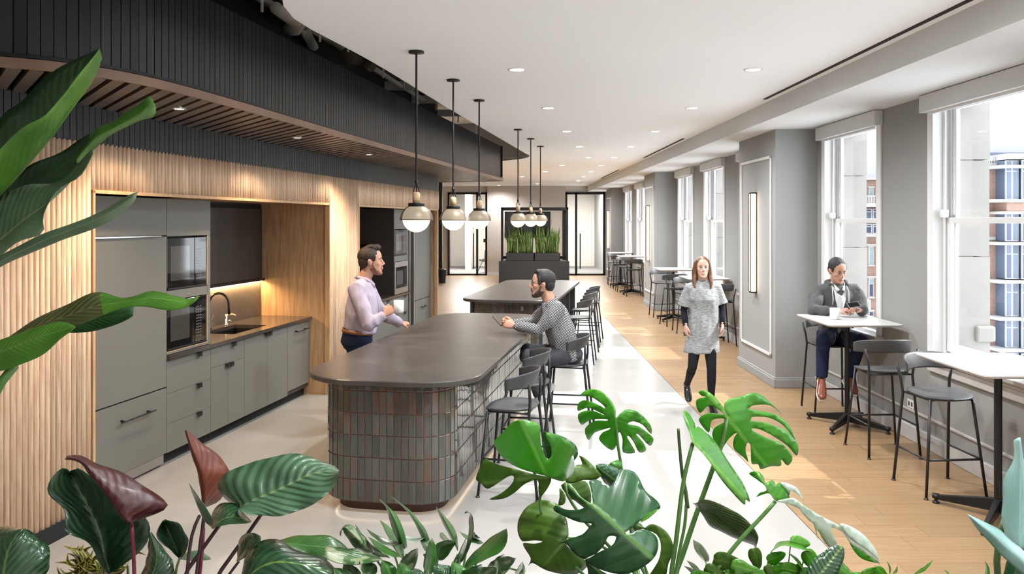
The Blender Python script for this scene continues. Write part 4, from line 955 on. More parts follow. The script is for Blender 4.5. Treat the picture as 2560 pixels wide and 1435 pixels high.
def check_shirt():
    m = cloth('gingham', (.6,.6,.6)); N, L = nodes(m); b = N['Principled BSDF']; tc = N.new('ShaderNodeTexCoord')
    sp = N.new('ShaderNodeSeparateXYZ'); mp = N.new('ShaderNodeMapping'); mp.inputs['Rotation'].default_value = (.0,-.5,.12); L.new(tc.outputs['Object'], mp.inputs[0]); L.new(mp.outputs[0], sp.inputs[0]); gs = []
    for k in (0, 2):
        a = N.new('ShaderNodeMath'); a.operation = 'MULTIPLY'; a.inputs[1].default_value = 2*PI/.0135; L.new(sp.outputs[k], a.inputs[0])
        s_ = N.new('ShaderNodeMath'); s_.operation = 'SINE'; L.new(a.outputs[0], s_.inputs[0]); g = N.new('ShaderNodeMath'); g.operation = 'GREATER_THAN'; g.inputs[1].default_value = 0; L.new(s_.outputs[0], g.inputs[0]); gs.append(g)
    ad = N.new('ShaderNodeMath'); ad.operation = 'ADD'; L.new(gs[0].outputs[0], ad.inputs[0]); L.new(gs[1].outputs[0], ad.inputs[1]); dv = N.new('ShaderNodeMath'); dv.operation = 'MULTIPLY'; dv.inputs[1].default_value = .5; L.new(ad.outputs[0], dv.inputs[0])
    rp = N.new('ShaderNodeValToRGB'); rp.color_ramp.interpolation = 'CONSTANT'; e = rp.color_ramp.elements; e.new(.75); e[0].color = (.62,.62,.62,1); e[1].position = .4; e[1].color = (.13,.13,.135,1); e[2].color = (.02,.02,.022,1); e[0].position = 0
    L.new(dv.outputs[0], rp.inputs[0]); L.new(rp.outputs[0], b.inputs['Base Color']); return m
def person(name_label, base, j, s, skin, top, pants, shoe, **o):
    """j: joints in world space (side: unit vector to the person's left)"""
    root = thing('person', name_label, 'person', base); off = -Vector(base); root.location = base
    V = {k: Vector(v) for k, v in j.items()}
    up = (V['neck']-V['pelvis']).normalized(); sd = V['side'].normalized(); fw = sd.cross(up).normalized()
    if fw.dot(V['face']) < 0 and not o.get('twist'): fw = -fw
    pel, ch, nk = V['pelvis'], V['chest'], V['neck']
    def rg(c, rx, ry, fo=0, pw=.9): return ringv(c+off+fw*fo*s, sd, fw, rx*s, ry*s, 24, pw)
    sk = MB()
    # body under the clothes, neck, arms and hands in one surface
    sk.loft([rg(pel, .12,.08), rg(pel.lerp(ch,.5), .11,.08), rg(ch, .13,.085), rg(ch.lerp(nk,.75), .12,.07), rg(nk, .055,.055)])
    sk.tube([ch.lerp(nk,.7)+off, nk+off+up*.01, V['head']+off-up*.05*s+fw*-.01], [.07*s,.060*s,.060*s], 16)
    tw = o.get('w', 1)
    for q in 'LR':
        S, E, W_ = V['sh'+q]+off, V['el'+q]+off, V['wr'+q]+off
        sk.tube([ch.lerp(nk,.6)+off, S, S.lerp(E,.5), E, E.lerp(W_,.4), W_], [.05*s,.042*s,.034*s,.03*s,.03*s,.022*s], 12)
        d, n_, t_ = V['hd'+q], V['hn'+q], V['ht'+q]
        hand(sk, W_, d, n_, t_, o.get('curl'+q, (.5,.5,.5,.5,.5)), s*o.get('hs', 1.0))
        hp, kn, an = V['hip'+q]+off, V['kn'+q]+off, V['an'+q]+off
        sk.tube([hp, hp.lerp(kn,.5), kn, kn.lerp(an,.4), an, an+Vector((0,0,-.03))], [.07*s,.055*s,.04*s,.04*s,.03*s,.03*s], 12)
    H = head_parts(root, sk_h := MB(), V['head'], V['face'], V['hup'], s*o.get('hsz', 1), skin, **o['headkw'])
    sk_h.xf(Matrix.Translation(off)); sk.add(sk_h.v, sk_h.f)
    blob('body', sk, .0050, skin, root, 6)
    # upper garment
    g = MB(); kind = o['topkind']; fat = o.get('fat', 1)
    if kind == 'shirt':
        g.loft([rg(pel+up*o.get('hem', .06), .160*fat,.125*fat,.01), rg(pel.lerp(ch,.35), .165*fat,.130*fat,.01), rg(pel.lerp(ch,.7), .178*fat,.135*fat,.005), rg(ch, .190,.135,.005), rg(ch.lerp(nk,.45), .192,.122), rg(ch.lerp(nk,.8), .150,.095), rg(nk-up*.0, .085,.075,0), rg(nk+up*.018*s, .068,.064,.01)])
    else:
        hemc = V['hem']
        g.loft([rg(hemc, .205,.150,0,1), rg(hemc.lerp(pel,.55), .195,.145,0,1), rg(pel, .185,.14,0,1), rg(pel.lerp(ch,.5), .165,.13), rg(ch, .180,.135,.012), rg(ch.lerp(nk,.5), .188,.115), rg(ch.lerp(nk,.85), .135,.085), rg(nk+up*.01, .075,.065), rg(nk+up*.035, .062,.058,.005)])
    for q in 'LR':
        S, E, W_ = V['sh'+q]+off, V['el'+q]+off, V['wr'+q]+off
        a = (E-S).normalized()
        if kind == 'shirt':
            we = E.lerp(W_, o.get('cuff', .93))
            g.tube([ch.lerp(nk,.75)+off, S-a*.005, S+a*.06*s, S.lerp(E,.6), E, E.lerp(W_,.35), E.lerp(W_,.75), we, we+(W_-E).normalized()*.012], [x*s*tw for x in (.075,.078,.070,.060,.056,.054,.047,.042,.036)], 16)
            sph(g, E, .056*s*tw)
        else:
            g.tube([ch.lerp(nk,.7)+off, S, S.lerp(E,.35), S.lerp(E,.78)], [.07*s,.075*s,.078*s,.085*s], 16)
            sl = MB().tube([S, S.lerp(E,.5), E, E.lerp(W_,.5), W_], [.045*s,.042*s,.038*s,.036*s,.028*s], 14); sl.build('sleeve', o['sleeve'], root, True)
    blob('dress' if kind != 'shirt' else o.get('topname', 'shirt'), g, .0085, top, root, 5, (.018*s, 9, (1,1,.45)))
    if o.get('collar'):
        cm = MB()
        for q in (-1, 1):
            base_ = nk+off
            pts = [base_+fw*-.075*s+up*.035*s+sd*q*.02*s, base_+sd*q*.075*s+up*.03*s, base_+fw*.05*s+sd*q*.055*s+up*.012*s, base_+fw*.095*s+sd*q*.022*s-up*.02*s]
            lo = [p-up*.035*s+(p-base_).normalized()*.018*s for p in pts]; lo[-1] = pts[-1]-up*.045*s+sd*q*.03*s+fw*.008
            cm.loft([[a+(a-base_)*.0, a+(a-base_).normalized()*.004, b+(b-base_).normalized()*.004, b] for a, b in zip(catmull(pts,8), catmull(lo,8))])
        cm.build('collar', o['collar'], root, True)
        if o.get('buttons'):
            bt = MB(); 
            for k in range(5): p = (nk+off).lerp(pel+off, .1+k*.17)+fw*(.118 if k else .10)*s; bt.ell(p, (.005,.005,.005), 8, 6)
            bt.build('buttons', M['eyew'], root)
    # lower garment
    l = MB()
    if kind == 'shirt':
        top_ = o.get('waist', .10)
        l.loft([rg(pel+up*top_, .152*fat,.118*fat), rg(pel+up*.03, .165*fat,.125*fat), rg(pel-up*.03, .17*fat,.13*fat), rg(pel-up*.09, .14,.11)])
    for q in 'LR':
        hp, kn, an = V['hip'+q]+off, V['kn'+q]+off, V['an'+q]+off
        rr = (.098,.088,.070,.064,.060,.052) if kind == 'shirt' else (.082,.072,.053,.052,.040,.034)
        l.tube([hp, hp.lerp(kn,.45), kn, kn.lerp(an,.25), kn.lerp(an,.7), kn.lerp(an,.97)], [x*s for x in rr], 16); sph(l, kn, rr[2]*s*.99)
    if kind != 'shirt': l.loft([rg(pel, .15,.11), rg(pel-up*.1, .15,.11)])
    blob('trousers' if kind == 'shirt' else 'tights', l, .0085, pants, root, 4, (.005*s if kind == 'shirt' else .001, 12, (1,1,.6)))
    if o.get('belt'):
        MB().loft([ringv(pel+off+up*(top_-.045+dz)+fw*.0, sd, fw, (.158*fat+e)*s, (.123*fat+e)*s, 28, .9) for dz, e in ((0,.004),(0,.008),(.032,.006),(.032,.002))], False, True).build('belt', o['belt'], root, True)
    for q in 'LR':
        an = V['an'+q]+off; toe_ = V['toe'+q]+off; d = (toe_-an); L_ = d.length; d.normalize(); shn = (V['kn'+q]-V['an'+q]).normalized(); n_ = (shn-d*shn.dot(d)).normalized(); sv = d.cross(n_)
        heel = an-d*.055*s-n_*.03*s
        f = MB(); Lf = .265*s*o.get('fs', 1)
        prof = ((0,.022,.026,.02), (.02,.032,.040,.036), (.08,.036,.050,.046), (.13,.040,.036,.034), (.19,.046,.026,.024), (.235,.040,.020,.018), (.262,.022,.014,.013))
        f.loft([ringv(heel+d*x*s+n_*(h-.035)*s, sv, n_, w_*s, h2*s, 16, .85) for x, w_, h, h2 in prof]); 
        if o.get('boot', True): f.tube([an-n_*.02, an+shn*.035*s], [.042*s,.040*s], 14)
        blob('shoe', f, .006, shoe, root, 3)
        if o.get('sole'):
            so_ = MB().loft([ringv(heel+d*x*s-n_*.052*s, sv, n_, w_*s, .010, 16, .85) for x, w_, h, h2 in ((-.004,.022,0,0),(.02,.036,0,0),(.08,.038,0,0),(.13,.043,0,0),(.19,.049,0,0),(.235,.042,0,0),(.268,.022,0,0))]); so_.build('shoe_sole', o['sole'], root, True)
        if o.get('sock'):
            MB().tube([an-n_*.01, an+shn*.10*s], [.037*s,.039*s], 14).build('sock', o['sock'], root, True)
    return root, off, (sd, up, fw), V
def fr(x, y, z): return Vector((x, y, z))
# --- A: standing man in a lilac shirt
AY = 7.78
A = dict(side=(-.17,.98,0), pelvis=P(892,850,AY), chest=P(904,757,AY), neck=P(911,700,AY), head=P(929,652,AY), face=(.99,.12,.02), hup=(-.05,0,1),
    shR=P(893,728,AY-.19), elR=P(922,812,AY-.30), wrR=P(962,786,AY-.24), hdR=(.72,.22,.55), hnR=(-.30,-.95,.05), htR=(-.5,0,.85),
    shL=P(917,722,AY+.19), elL=P(957,786,AY+.36), wrL=P(1000,807,8.42), hdL=(.93,.2,-.12), hnL=(.1,-.1,1), htL=(.2,-.95,.1),
    hipR=P(893,862,AY-.09), hipL=P(893,862,AY+.10), knR=(-1.47,AY-.10,.50), knL=(-1.49,AY+.12,.50), anR=(-1.53,AY-.12,.085), anL=(-1.50,AY+.14,.085), toeR=(-1.36,AY-.11,.045), toeL=(-1.33,AY+.16,.045))
rootA, offA, _, VA = person('man standing in a lilac shirt at the near island, holding a white mug', (-1.5,AY,0), A, 1.06, skinm('skin_a', (.56,.30,.21)), cloth('lilac_cotton', (.46,.395,.48)), cloth('navy_cotton', (.012,.018,.045)), mat('brown_shoe', (.08,.035,.02), .4),
    topkind='shirt', w=1.08, fat=1.12, hem=.085, waist=.12, collar=cloth('lilac_collar', (.44,.375,.46)), belt=mat('tan_belt', (.30,.11,.04), .5), curlR=(1.15,1.15,1.15,1.2,.9), curlL=(1.35,1.4,1.4,1.45,1.0), hsz=1.09, hs=1.02,
    headkw=dict(hairm=mat('dark_brown_hair', (.030,.016,.011), .6, bump=.6, bscale=90), hair='quiff', beard=mat('ginger_stubble', (.30,.14,.085), .8, bump=.4, bscale=200), smile=1))
MB().box(-.045,.045,-.004,.004,-.012,.075).build('pocket_phone', M['steel'], rootA).matrix_basis = Matrix.Translation(P(869,846,AY-.08)+offA) @ Matrix.Rotation(.3, 4, 'Z')
mg = mug('white mug held up by the man in the lilac shirt', P(997,781,AY-.20), 1.15); mg.rotation_euler = (0,.0,2.2)
# --- B: seated man in a checked shirt
BY = 7.93
B = dict(side=(.05,-1,0), pelvis=P(1420,886,BY+.03), chest=P(1394,806,BY), neck=P(1375,757,BY), head=P(1355,709,BY), face=(-1,.03,.03), hup=(.06,0,1),
    shL=P(1393,778,BY-.20), elL=P(1346,825,BY-.18), wrL=P(1284,815,BY-.04), hdL=(-.93,.15,.28), hnL=(-.2,-.85,.3), htL=(0,-.1,1),
    shR=P(1376,770,BY+.19), elR=P(1332,806,BY+.22), wrR=P(1280,808,BY+.09), hdR=(-.93,-.15,.25), hnR=(-.2,.85,.3), htR=(0,.1,1),
    hipL=P(1418,892,BY-.09), hipR=P(1418,888,BY+.10), knL=(.14,BY-.14,.74), knR=(.15,BY+.12,.75), anL=(.27,BY-.12,.34), anR=(.36,BY+.08,.40), toeL=(.13,BY-.14,.24), toeR=(.24,BY+.07,.25))
rootB, offB, (sdB, upB, fwB), VB = person('seated man in a black and white checked shirt and glasses at the near island', (.55,BY,0), B, 1.05, skinm('skin_b', (.56,.31,.215)), check_shirt(), cloth('charcoal_cotton', (.055,.055,.065)), mat('white_canvas', (.62,.62,.60), .8),
    topkind='shirt', w=1.0, fat=1.08, hem=-.05, waist=.06, collar=check_shirt(), curlL=(.75,.8,.85,.9,.5), curlR=(.75,.8,.85,.9,.5), hsz=1.10, fs=1,
    headkw=dict(hairm=mat('black_hair_b', (.012,.010,.010), .55, bump=.6, bscale=90), hair='short', beard=mat('dark_beard', (.075,.043,.033), .8, bump=.5, bscale=200), glasses=True))
def phone(label, M4, case):
    o = thing('smartphone', label, 'phone', (0,0,0)); o.matrix_basis = M4 @ Matrix.Scale(.84, 4)
    MB().box(-.038,.038,-.0045,.0045,-.078,.078).build('case', case, o, bevel=.004); MB().box(-.034,.034,-.0052,-.0046,-.072,.072).build('screen', M['glossblack'], o)
    MB().box(.006,.032,.0045,.0065,.036,.070).build('camera_bump', M['steel'], o, bevel=.002); return o
phone('dark phone held by the man in the checked shirt', Matrix.Translation(P(1243,803,BY-.0)) @ Matrix.Rotation(PI/2-.35, 4, 'Z') @ Matrix.Rotation(-.75, 4, 'X') @ Matrix.Rotation(.25, 4, 'Z'), M['metal_dk'])
# --- C: walking woman
CY = 8.85
Cj = dict(side=(1,-.05,0), pelvis=P(1758,808,CY), chest=P(1756,748,CY-.01), neck=P(1757,706,CY), head=P(1756,668,CY-.04), face=(-.10,-1,-.02), hup=(0,0,1), hem=P(1754,880,CY),
    shR=P(1722,722,CY), elR=P(1709,776,CY+.05), wrR=P(1714,814,CY-.05), hdR=(.06,-.1,-1), hnR=(-.9,-.2,0), htR=(.2,-1,-.1),
    shL=P(1792,721,CY), elL=P(1806,772,CY+.0), wrL=P(1806,812,CY-.1), hdL=(0,-.15,-1), hnL=(.9,-.2,0), htL=(-.2,-1,-.1),
    hipR=P(1741,832,CY), hipL=P(1773,832,CY), knR=P(1731,918,CY-.10), knL=P(1779,925,CY-.14), anR=P(1717,962,CY+.20), anL=P(1778,1012,CY-.16), toeR=(P(1717,962,CY+.20)+fr(0,-.13,-.12)), toeL=(P(1778,1012,CY-.16)+fr(0,-.19,-.02)))
rootC, offC, _, VC = person('woman with long brown hair walking in a grey knit dress over black sleeves', (2.1,CY,0), Cj, .95, skinm('skin_c', (.66,.40,.31)), None or ramp_mat('grey_marl_knit', [(.17,.18,.185),(.30,.31,.315),(.42,.43,.43)], 26, (1,1,5), .9, seedobj=False, detail=3, bump=.3, spec=.2), cloth('black_tights', (.012,.012,.016)), mat('black_patent', (.01,.01,.011), .15, coat=.5),
    topkind='dress', sleeve=cloth('black_jersey', (.014,.014,.022)), curlR=(.3,.35,.4,.45,.2), curlL=(.3,.35,.4,.45,.2), hsz=1.02, boot=True,
    headkw=dict(hairm=ramp_mat('brown_hair_c', [(.10,.045,.022),(.20,.09,.045)], 30, (1,1,.12), .45, seedobj=False), hair='long', smile=1, brow=mat('brown_brow', (.16,.08,.05), .7)))
# --- D: seated man in a grey hoodie at the high table
DY = 8.64
D = dict(side=(1,-.05,0), pelvis=P(2084,838,DY), chest=P(2090,757,DY-.02), neck=P(2092,712,DY-.03), head=P(2094,676,DY-.08), face=(.16,-.93,-.34), hup=(.0,-.3,1),
    shR=P(2045,733,DY-.02), elR=P(2034,776,8.44), wrR=P(2096,778,8.26), hdR=(.75,-.5,.22), hnR=(-.1,-.2,1), htR=(0,-.9,.3),
    shL=P(2138,730,DY-.02), elL=P(2158,774,8.42), wrL=P(2150,775,8.22), hdL=(-.75,-.35,.25), hnL=(.1,-.2,1), htL=(0,-.9,.3),
    hipR=P(2070,842,DY), hipL=P(2102,842,DY), knR=P(2058,851,8.20), knL=P(2152,851,8.22), anR=P(2054,946,8.20), anL=P(2122,942,8.36), toeR=P(2056,990,8.05), toeL=P(2148,980,8.12))
wsh = cloth('white_oxford', (.66,.67,.67))
rootD, offD, (sdD, upD, fwD), VD = person('man in a grey hoodie over a white shirt, seated, looking down at his phone', (3.48,DY,0), D, 1.04, skinm('skin_d', (.50,.27,.185)), cloth('grey_marl_fleece', (.085,.087,.088)), cloth('navy_chino', (.014,.02,.05)), mat('chestnut_leather', (.20,.045,.018), .25, coat=.3),
    topkind='shirt', topname='hoodie', w=1.06, fat=1.0, hem=0.0, waist=.06, curlR=(.8,.85,.9,.9,.4), curlL=(.8,.85,.9,.9,.4), hsz=1.04, sock=cloth('pale_sock', (.45,.42,.40)), sole=mat('cream_sole', (.62,.56,.46), .7), boot=False,
    headkw=dict(hairm=mat('black_hair_d', (.012,.010,.010), .6, bump=.6, bscale=90), hair='crop'))
nk = VD['neck']+offD; chd = VD['chest']+offD; pld = VD['pelvis']+offD
v = MB(); secs = []
for t_, w_ in ((0,.062), (.2,.070), (.45,.056), (.7,.034), (.95,.008)):
    c = nk.lerp(chd.lerp(pld,.35), t_)+fwD*(.070+.085*min(1, t_*2.2)); secs.append([c-sdD*w_-fwD*.06, c+sdD*w_-fwD*.06, c+sdD*w_*.8+fwD*.004, c-sdD*w_*.8+fwD*.004])
v.loft(secs).build('inner_shirt', wsh, rootD, True)
cm = MB()
for q in (-1, 1):
    pts = [nk-fwD*.06+upD*.045, nk+sdD*q*.066+upD*.035, nk+fwD*.075+sdD*q*.048+upD*.01, nk+fwD*.125+sdD*q*.012-upD*.035]
    lo = [p-upD*.04+(p-nk).normalized()*.012 for p in pts]; lo[-1] = pts[-1]-upD*.03+sdD*q*.03
    cm.loft([[a, a+(a-nk).normalized()*.005, b+(b-nk).normalized()*.005, b] for a, b in zip(catmull(pts,8), catmull(lo,8))])
cm.build('shirt_collar', wsh, rootD, True)
st = MB(); 
for q in (-1, 1):
    st.tube([nk+sdD*q*.075+fwD*.075+upD*.0, nk+sdD*q*.085+fwD*.128-upD*.06, nk+sdD*q*(.082)+fwD*.150-upD*.13, nk+sdD*q*.085+fwD*.155-upD*.19], .0042, 6)
st.tube([nk-sdD*.07+fwD*.095-upD*.01, chd-sdD*.04+fwD*.150+upD*.03, chd+fwD*.152-upD*.05], .0035, 6)
st.build('drawstrings', M['eyew'], rootD, True)
hd_ = MB().tube([nk+sdD*.085+fwD*.06, nk+sdD*.10-fwD*.02+upD*.02, nk-fwD*.095+upD*.02, nk-sdD*.10-fwD*.02+upD*.02, nk-sdD*.085+fwD*.06], [.022,.034,.045,.034,.022], 12); blob('hood', hd_, .008, cloth('grey_fleece_hood', (.08,.082,.083)), rootD, 4)
phone('grey phone held by the man in the hoodie', Matrix.Translation(P(2134,762,8.14)) @ Matrix.Rotation(.1, 4, 'Z') @ Matrix.Rotation(-.75, 4, 'X') @ Matrix.Rotation(PI/2-.15, 4, 'Y'), M['steel'])
m2 = mug('white mug standing on the high table of the man in the hoodie', (3.235,8.02,1.0705), 1.12); m2.rotation_euler = (0,0,.3)
stool_d.location.x = 3.44; stool_d.location.y = 8.66; stool_b.location = K(3.27, 2.97, 0)
# =================================================================== FOREGROUND PLANTS
def leafmat(name, dark, light, rib, freq=26, rough=.35, coat=.3, trans=.25, bump=.5, slant=.5, stripe=None, spots=None, tcol=None):
    m = bpy.data.materials.new(name); m.use_nodes = True; N, L = nodes(m); b = N['Principled BSDF']
    tc = N.new('ShaderNodeTexCoord'); sp = N.new('ShaderNodeSeparateXYZ'); L.new(tc.outputs['UV'], sp.inputs[0])
    def math_(op, a, c=None):
        n_ = N.new('ShaderNodeMath'); n_.operation = op
        for k, q in enumerate((a, c)):
            if q is None: continue
            if isinstance(q, (int, float)): n_.inputs[k].default_value = q
            else: L.new(q, n_.inputs[k])
        return n_.outputs[0]
    av = math_('ABSOLUTE', sp.outputs[1]); ph = math_('SUBTRACT', sp.outputs[0], math_('MULTIPLY', av, slant))
    nz = N.new('ShaderNodeTexNoise'); nz.inputs['Scale'].default_value = 5; nz.inputs['Detail'].default_value = 4; L.new(tc.outputs['Object'], nz.inputs[0]); nz.inputs['Scale'].default_value = 9
    ph = math_('ADD', ph, math_('MULTIPLY', nz.outputs[0], .05))
    wv = math_('SINE', math_('MULTIPLY', ph, freq*2*PI)); w2 = math_('SINE', math_('MULTIPLY', ph, freq*4.1*2*PI))
    rp = N.new('ShaderNodeValToRGB'); rp.color_ramp.elements[0].position = .35; rp.color_ramp.elements[0].color = (*dark, 1); rp.color_ramp.elements[1].position = .65; rp.color_ramp.elements[1].color = (*light, 1); L.new(nz.outputs[0], rp.inputs[0])
    col = rp.outputs[0]
    def mix(f, a, c):
        x = N.new('ShaderNodeMix'); x.data_type = 'RGBA'; L.new(f, x.inputs[0]); L.new(a, x.inputs[6])
        if isinstance(c, tuple): x.inputs[7].default_value = (*c, 1)
        else: L.new(c, x.inputs[7])
        return x.outputs[2]
    v1 = N.new('ShaderNodeMapRange'); v1.inputs[1].default_value = .9; v1.inputs[2].default_value = 1; v1.inputs[4].default_value = .13; L.new(wv, v1.inputs[0]); col = mix(v1.outputs[0], col, rib)
    if stripe:
        s1 = N.new('ShaderNodeMapRange'); s1.inputs[1].default_value = stripe[1]; s1.inputs[2].default_value = stripe[1]+.06; L.new(av, s1.inputs[0]); col = mix(s1.outputs[0], col, stripe[0])
    if spots:
        n2 = N.new('ShaderNodeTexNoise'); n2.inputs['Scale'].default_value = spots[1]; n2.inputs['Detail'].default_value = 5; n2.inputs['Distortion'].default_value = .6; L.new(tc.outputs['Object'], n2.inputs[0])
        s2 = N.new('ShaderNodeMapRange'); s2.inputs[1].default_value = .52; s2.inputs[2].default_value = .56; s2.inputs[4].default_value = .8; L.new(n2.outputs[0], s2.inputs[0]); col = mix(s2.outputs[0], col, spots[0])
    mrb = N.new('ShaderNodeMapRange'); mrb.inputs[1].default_value = .045; mrb.inputs[2].default_value = .02; mrb.inputs[3].default_value = 0; mrb.inputs[4].default_value = .9; L.new(av, mrb.inputs[0]); col = mix(mrb.outputs[0], col, rib)
    L.new(col, b.inputs['Base Color']); b.inputs['Roughness'].default_value = rough; b.inputs['Coat Weight'].default_value = coat; b.inputs['Coat Roughness'].default_value = .18
    hh = math_('ADD', math_('MULTIPLY', wv, -1), math_('MULTIPLY', w2, .06)); bp = N.new('ShaderNodeBump'); bp.inputs['Strength'].default_value = bump; bp.inputs['Distance'].default_value = .004; L.new(hh, bp.inputs['Height']); L.new(bp.outputs[0], b.inputs['Normal'])
    if trans:
        t = N.new('ShaderNodeBsdfTranslucent'); mx = N.new('ShaderNodeMixShader'); mx.inputs[0].default_value = trans
        if tcol: t.inputs[0].default_value = (*tcol, 1)
        else: t.inputs[0].default_value = (min(1,light[0]*2.0), min(1,light[1]*2.0), min(1,light[2]*1.0), 1)
        L.new(b.outputs[0], mx.inputs[1]); L.new(t.outputs[0], mx.inputs[2]); L.new(mx.outputs[0], N['Material Output'].inputs[0])
    return m
LM = dict(
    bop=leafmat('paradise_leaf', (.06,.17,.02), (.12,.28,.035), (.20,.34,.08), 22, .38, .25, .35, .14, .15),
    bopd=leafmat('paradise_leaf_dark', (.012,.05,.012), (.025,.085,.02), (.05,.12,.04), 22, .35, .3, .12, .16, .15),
    bopg=leafmat('paradise_leaf_back', (.09,.15,.085), (.14,.21,.12), (.24,.30,.18), 22, .5, .1, .15, .15, .15),
    bopr=leafmat('paradise_leaf_brown', (.06,.075,.02), (.11,.12,.035), (.20,.15,.06), 22, .45, .1, .15, .35, .15),
    phil=leafmat('philodendron_leaf', (.012,.045,.018), (.025,.075,.03), (.12,.20,.05), 9, .2, .7, .08, .35, .45),
    phill=leafmat('philodendron_light', (.05,.115,.06), (.085,.165,.09), (.17,.24,.11), 11, .28, .5, .08, .5, .35),
    red=leafmat('philodendron_red', (.035,.004,.004), (.058,.009,.007), (.12,.008,.02), 9, .45, .06, .08, .2, .45, tcol=(.35,.06,.02)),
    orange=leafmat('philodendron_bronze', (.09,.016,.005), (.16,.034,.009), (.12,.01,.02), 9, .45, .05, .3, .2, .45, tcol=(.6,.14,.03)),
    monl=leafmat('monstera_bright', (.045,.19,.015), (.075,.28,.022), (.20,.42,.08), 5, .36, .25, .38, .12, .5),
    mono=leafmat('monstera_olive', (.05,.11,.012), (.08,.16,.018), (.13,.22,.04), 5, .45, .15, .30, .12, .5),
    mond=leafmat('monstera_dark', (.012,.055,.018), (.025,.09,.03), (.12,.26,.07), 5, .27, .45, .12, .15, .5),
    agl=leafmat('aglaonema_leaf', (.02,.08,.012), (.045,.15,.022), (.11,.24,.06), 12, .28, .4, .22, .18, .4),
    aglp=leafmat('aglaonema_patterned', (.018,.07,.018), (.035,.10,.025), (.12,.2,.06), 12, .28, .4, .15, .18, .4, spots=((.26,.30,.17), 26)),
    pot=leafmat('pothos_leaf', (.06,.19,.015), (.10,.29,.03), (.22,.44,.09), 5, .3, .3, .42, .08, .4),
    silver=leafmat('silver_leaf', (.28,.36,.30), (.42,.50,.44), (.5,.56,.48), 5, .32, .4, .15, .08, .3),
    blue=leafmat('blue_grey_leaf', (.17,.31,.29), (.27,.44,.42), (.35,.50,.47), 3, .45, .15, .15, .2, 2.5),
    song=leafmat('striped_dracaena', (.02,.05,.012), (.03,.07,.015), (.03,.07,.02), 4, .4, .2, .15, .2, 2, stripe=((.50,.38,.03), .52)),
    olive=leafmat('calathea_leaf', (.04,.075,.014), (.065,.105,.02), (.03,.05,.02), 7, .4, .25, .2, .4, .8))
STM = dict(green=mat('green_stem', (.07,.16,.035), .4), red=mat('burgundy_stem', (.13,.012,.03), .35), dark=mat('dark_stem', (.045,.018,.022), .4), olive=mat('olive_stem', (.05,.09,.025), .45))
def Q(p, Y): return P(p[0], p[1], p[2] if len(p) > 2 else Y)
def leaf3(root, Lc, Sc, Rc, YL, YS, YR, m, n=22, bulge=.006, ripple=.004, seed=0, tex=None):
    """surface through left margin, midrib and right margin (photo pixels at their own distances)"""
    A = catmull([Q(p, YL) for p in Lc], n); B = catmull([Q(p, YS) for p in Sc], n); D = catmull([Q(p, YR) for p in Rc], n)
    A[0] = B[0].lerp(A[0], .5) if (A[0]-B[0]).length < .02 else A[0]
    vs, fs, uv = [], [], []; W = 11; h = W//2; off = -root.location
    for i in range(n):
        s = i/(n-1)
        for k in range(W):
            v = (k-h)/h; e = A[i] if v < 0 else D[i]; a = abs(v); p = B[i].lerp(e, a)
            d = (e-B[i]); bl = math.sin(PI*a)*bulge*min(1, d.length*14)
            p = p+Vector((0,-bl,bl*.3))+Vector((0,1,0))*ripple*a*math.sin(s*19+seed+(2 if v < 0 else 0))*min(1, d.length*14)
            vs.append(p+off); uv.append((s, v))
    for i in range(n-1):
        for k in range(W-1): a = i*W+k; fs.append((a, a+1, a+W+1, a+W))
    return surf(root, vs, fs, uv, m)
def surf(root, vs, fs, uv, m, name='leaf', th=.0009):
    me = bpy.data.meshes.new(name); me.from_pydata([tuple(v) for v in vs], [], fs); ul = me.uv_layers.new(name='UVMap')
    for p in me.polygons:
        for li in p.loop_indices: ul.data[li].uv = uv[me.loops[li].vertex_index]
    me.materials.append(m); me.polygons.foreach_set('use_smooth', [True]*len(me.polygons)); me.update()
    o = bpy.data.objects.new(name, me); C.objects.link(o); o.parent = root
    s_ = o.modifiers.new('thickness', 'SOLIDIFY'); s_.thickness = th; s_.offset = 0; return o
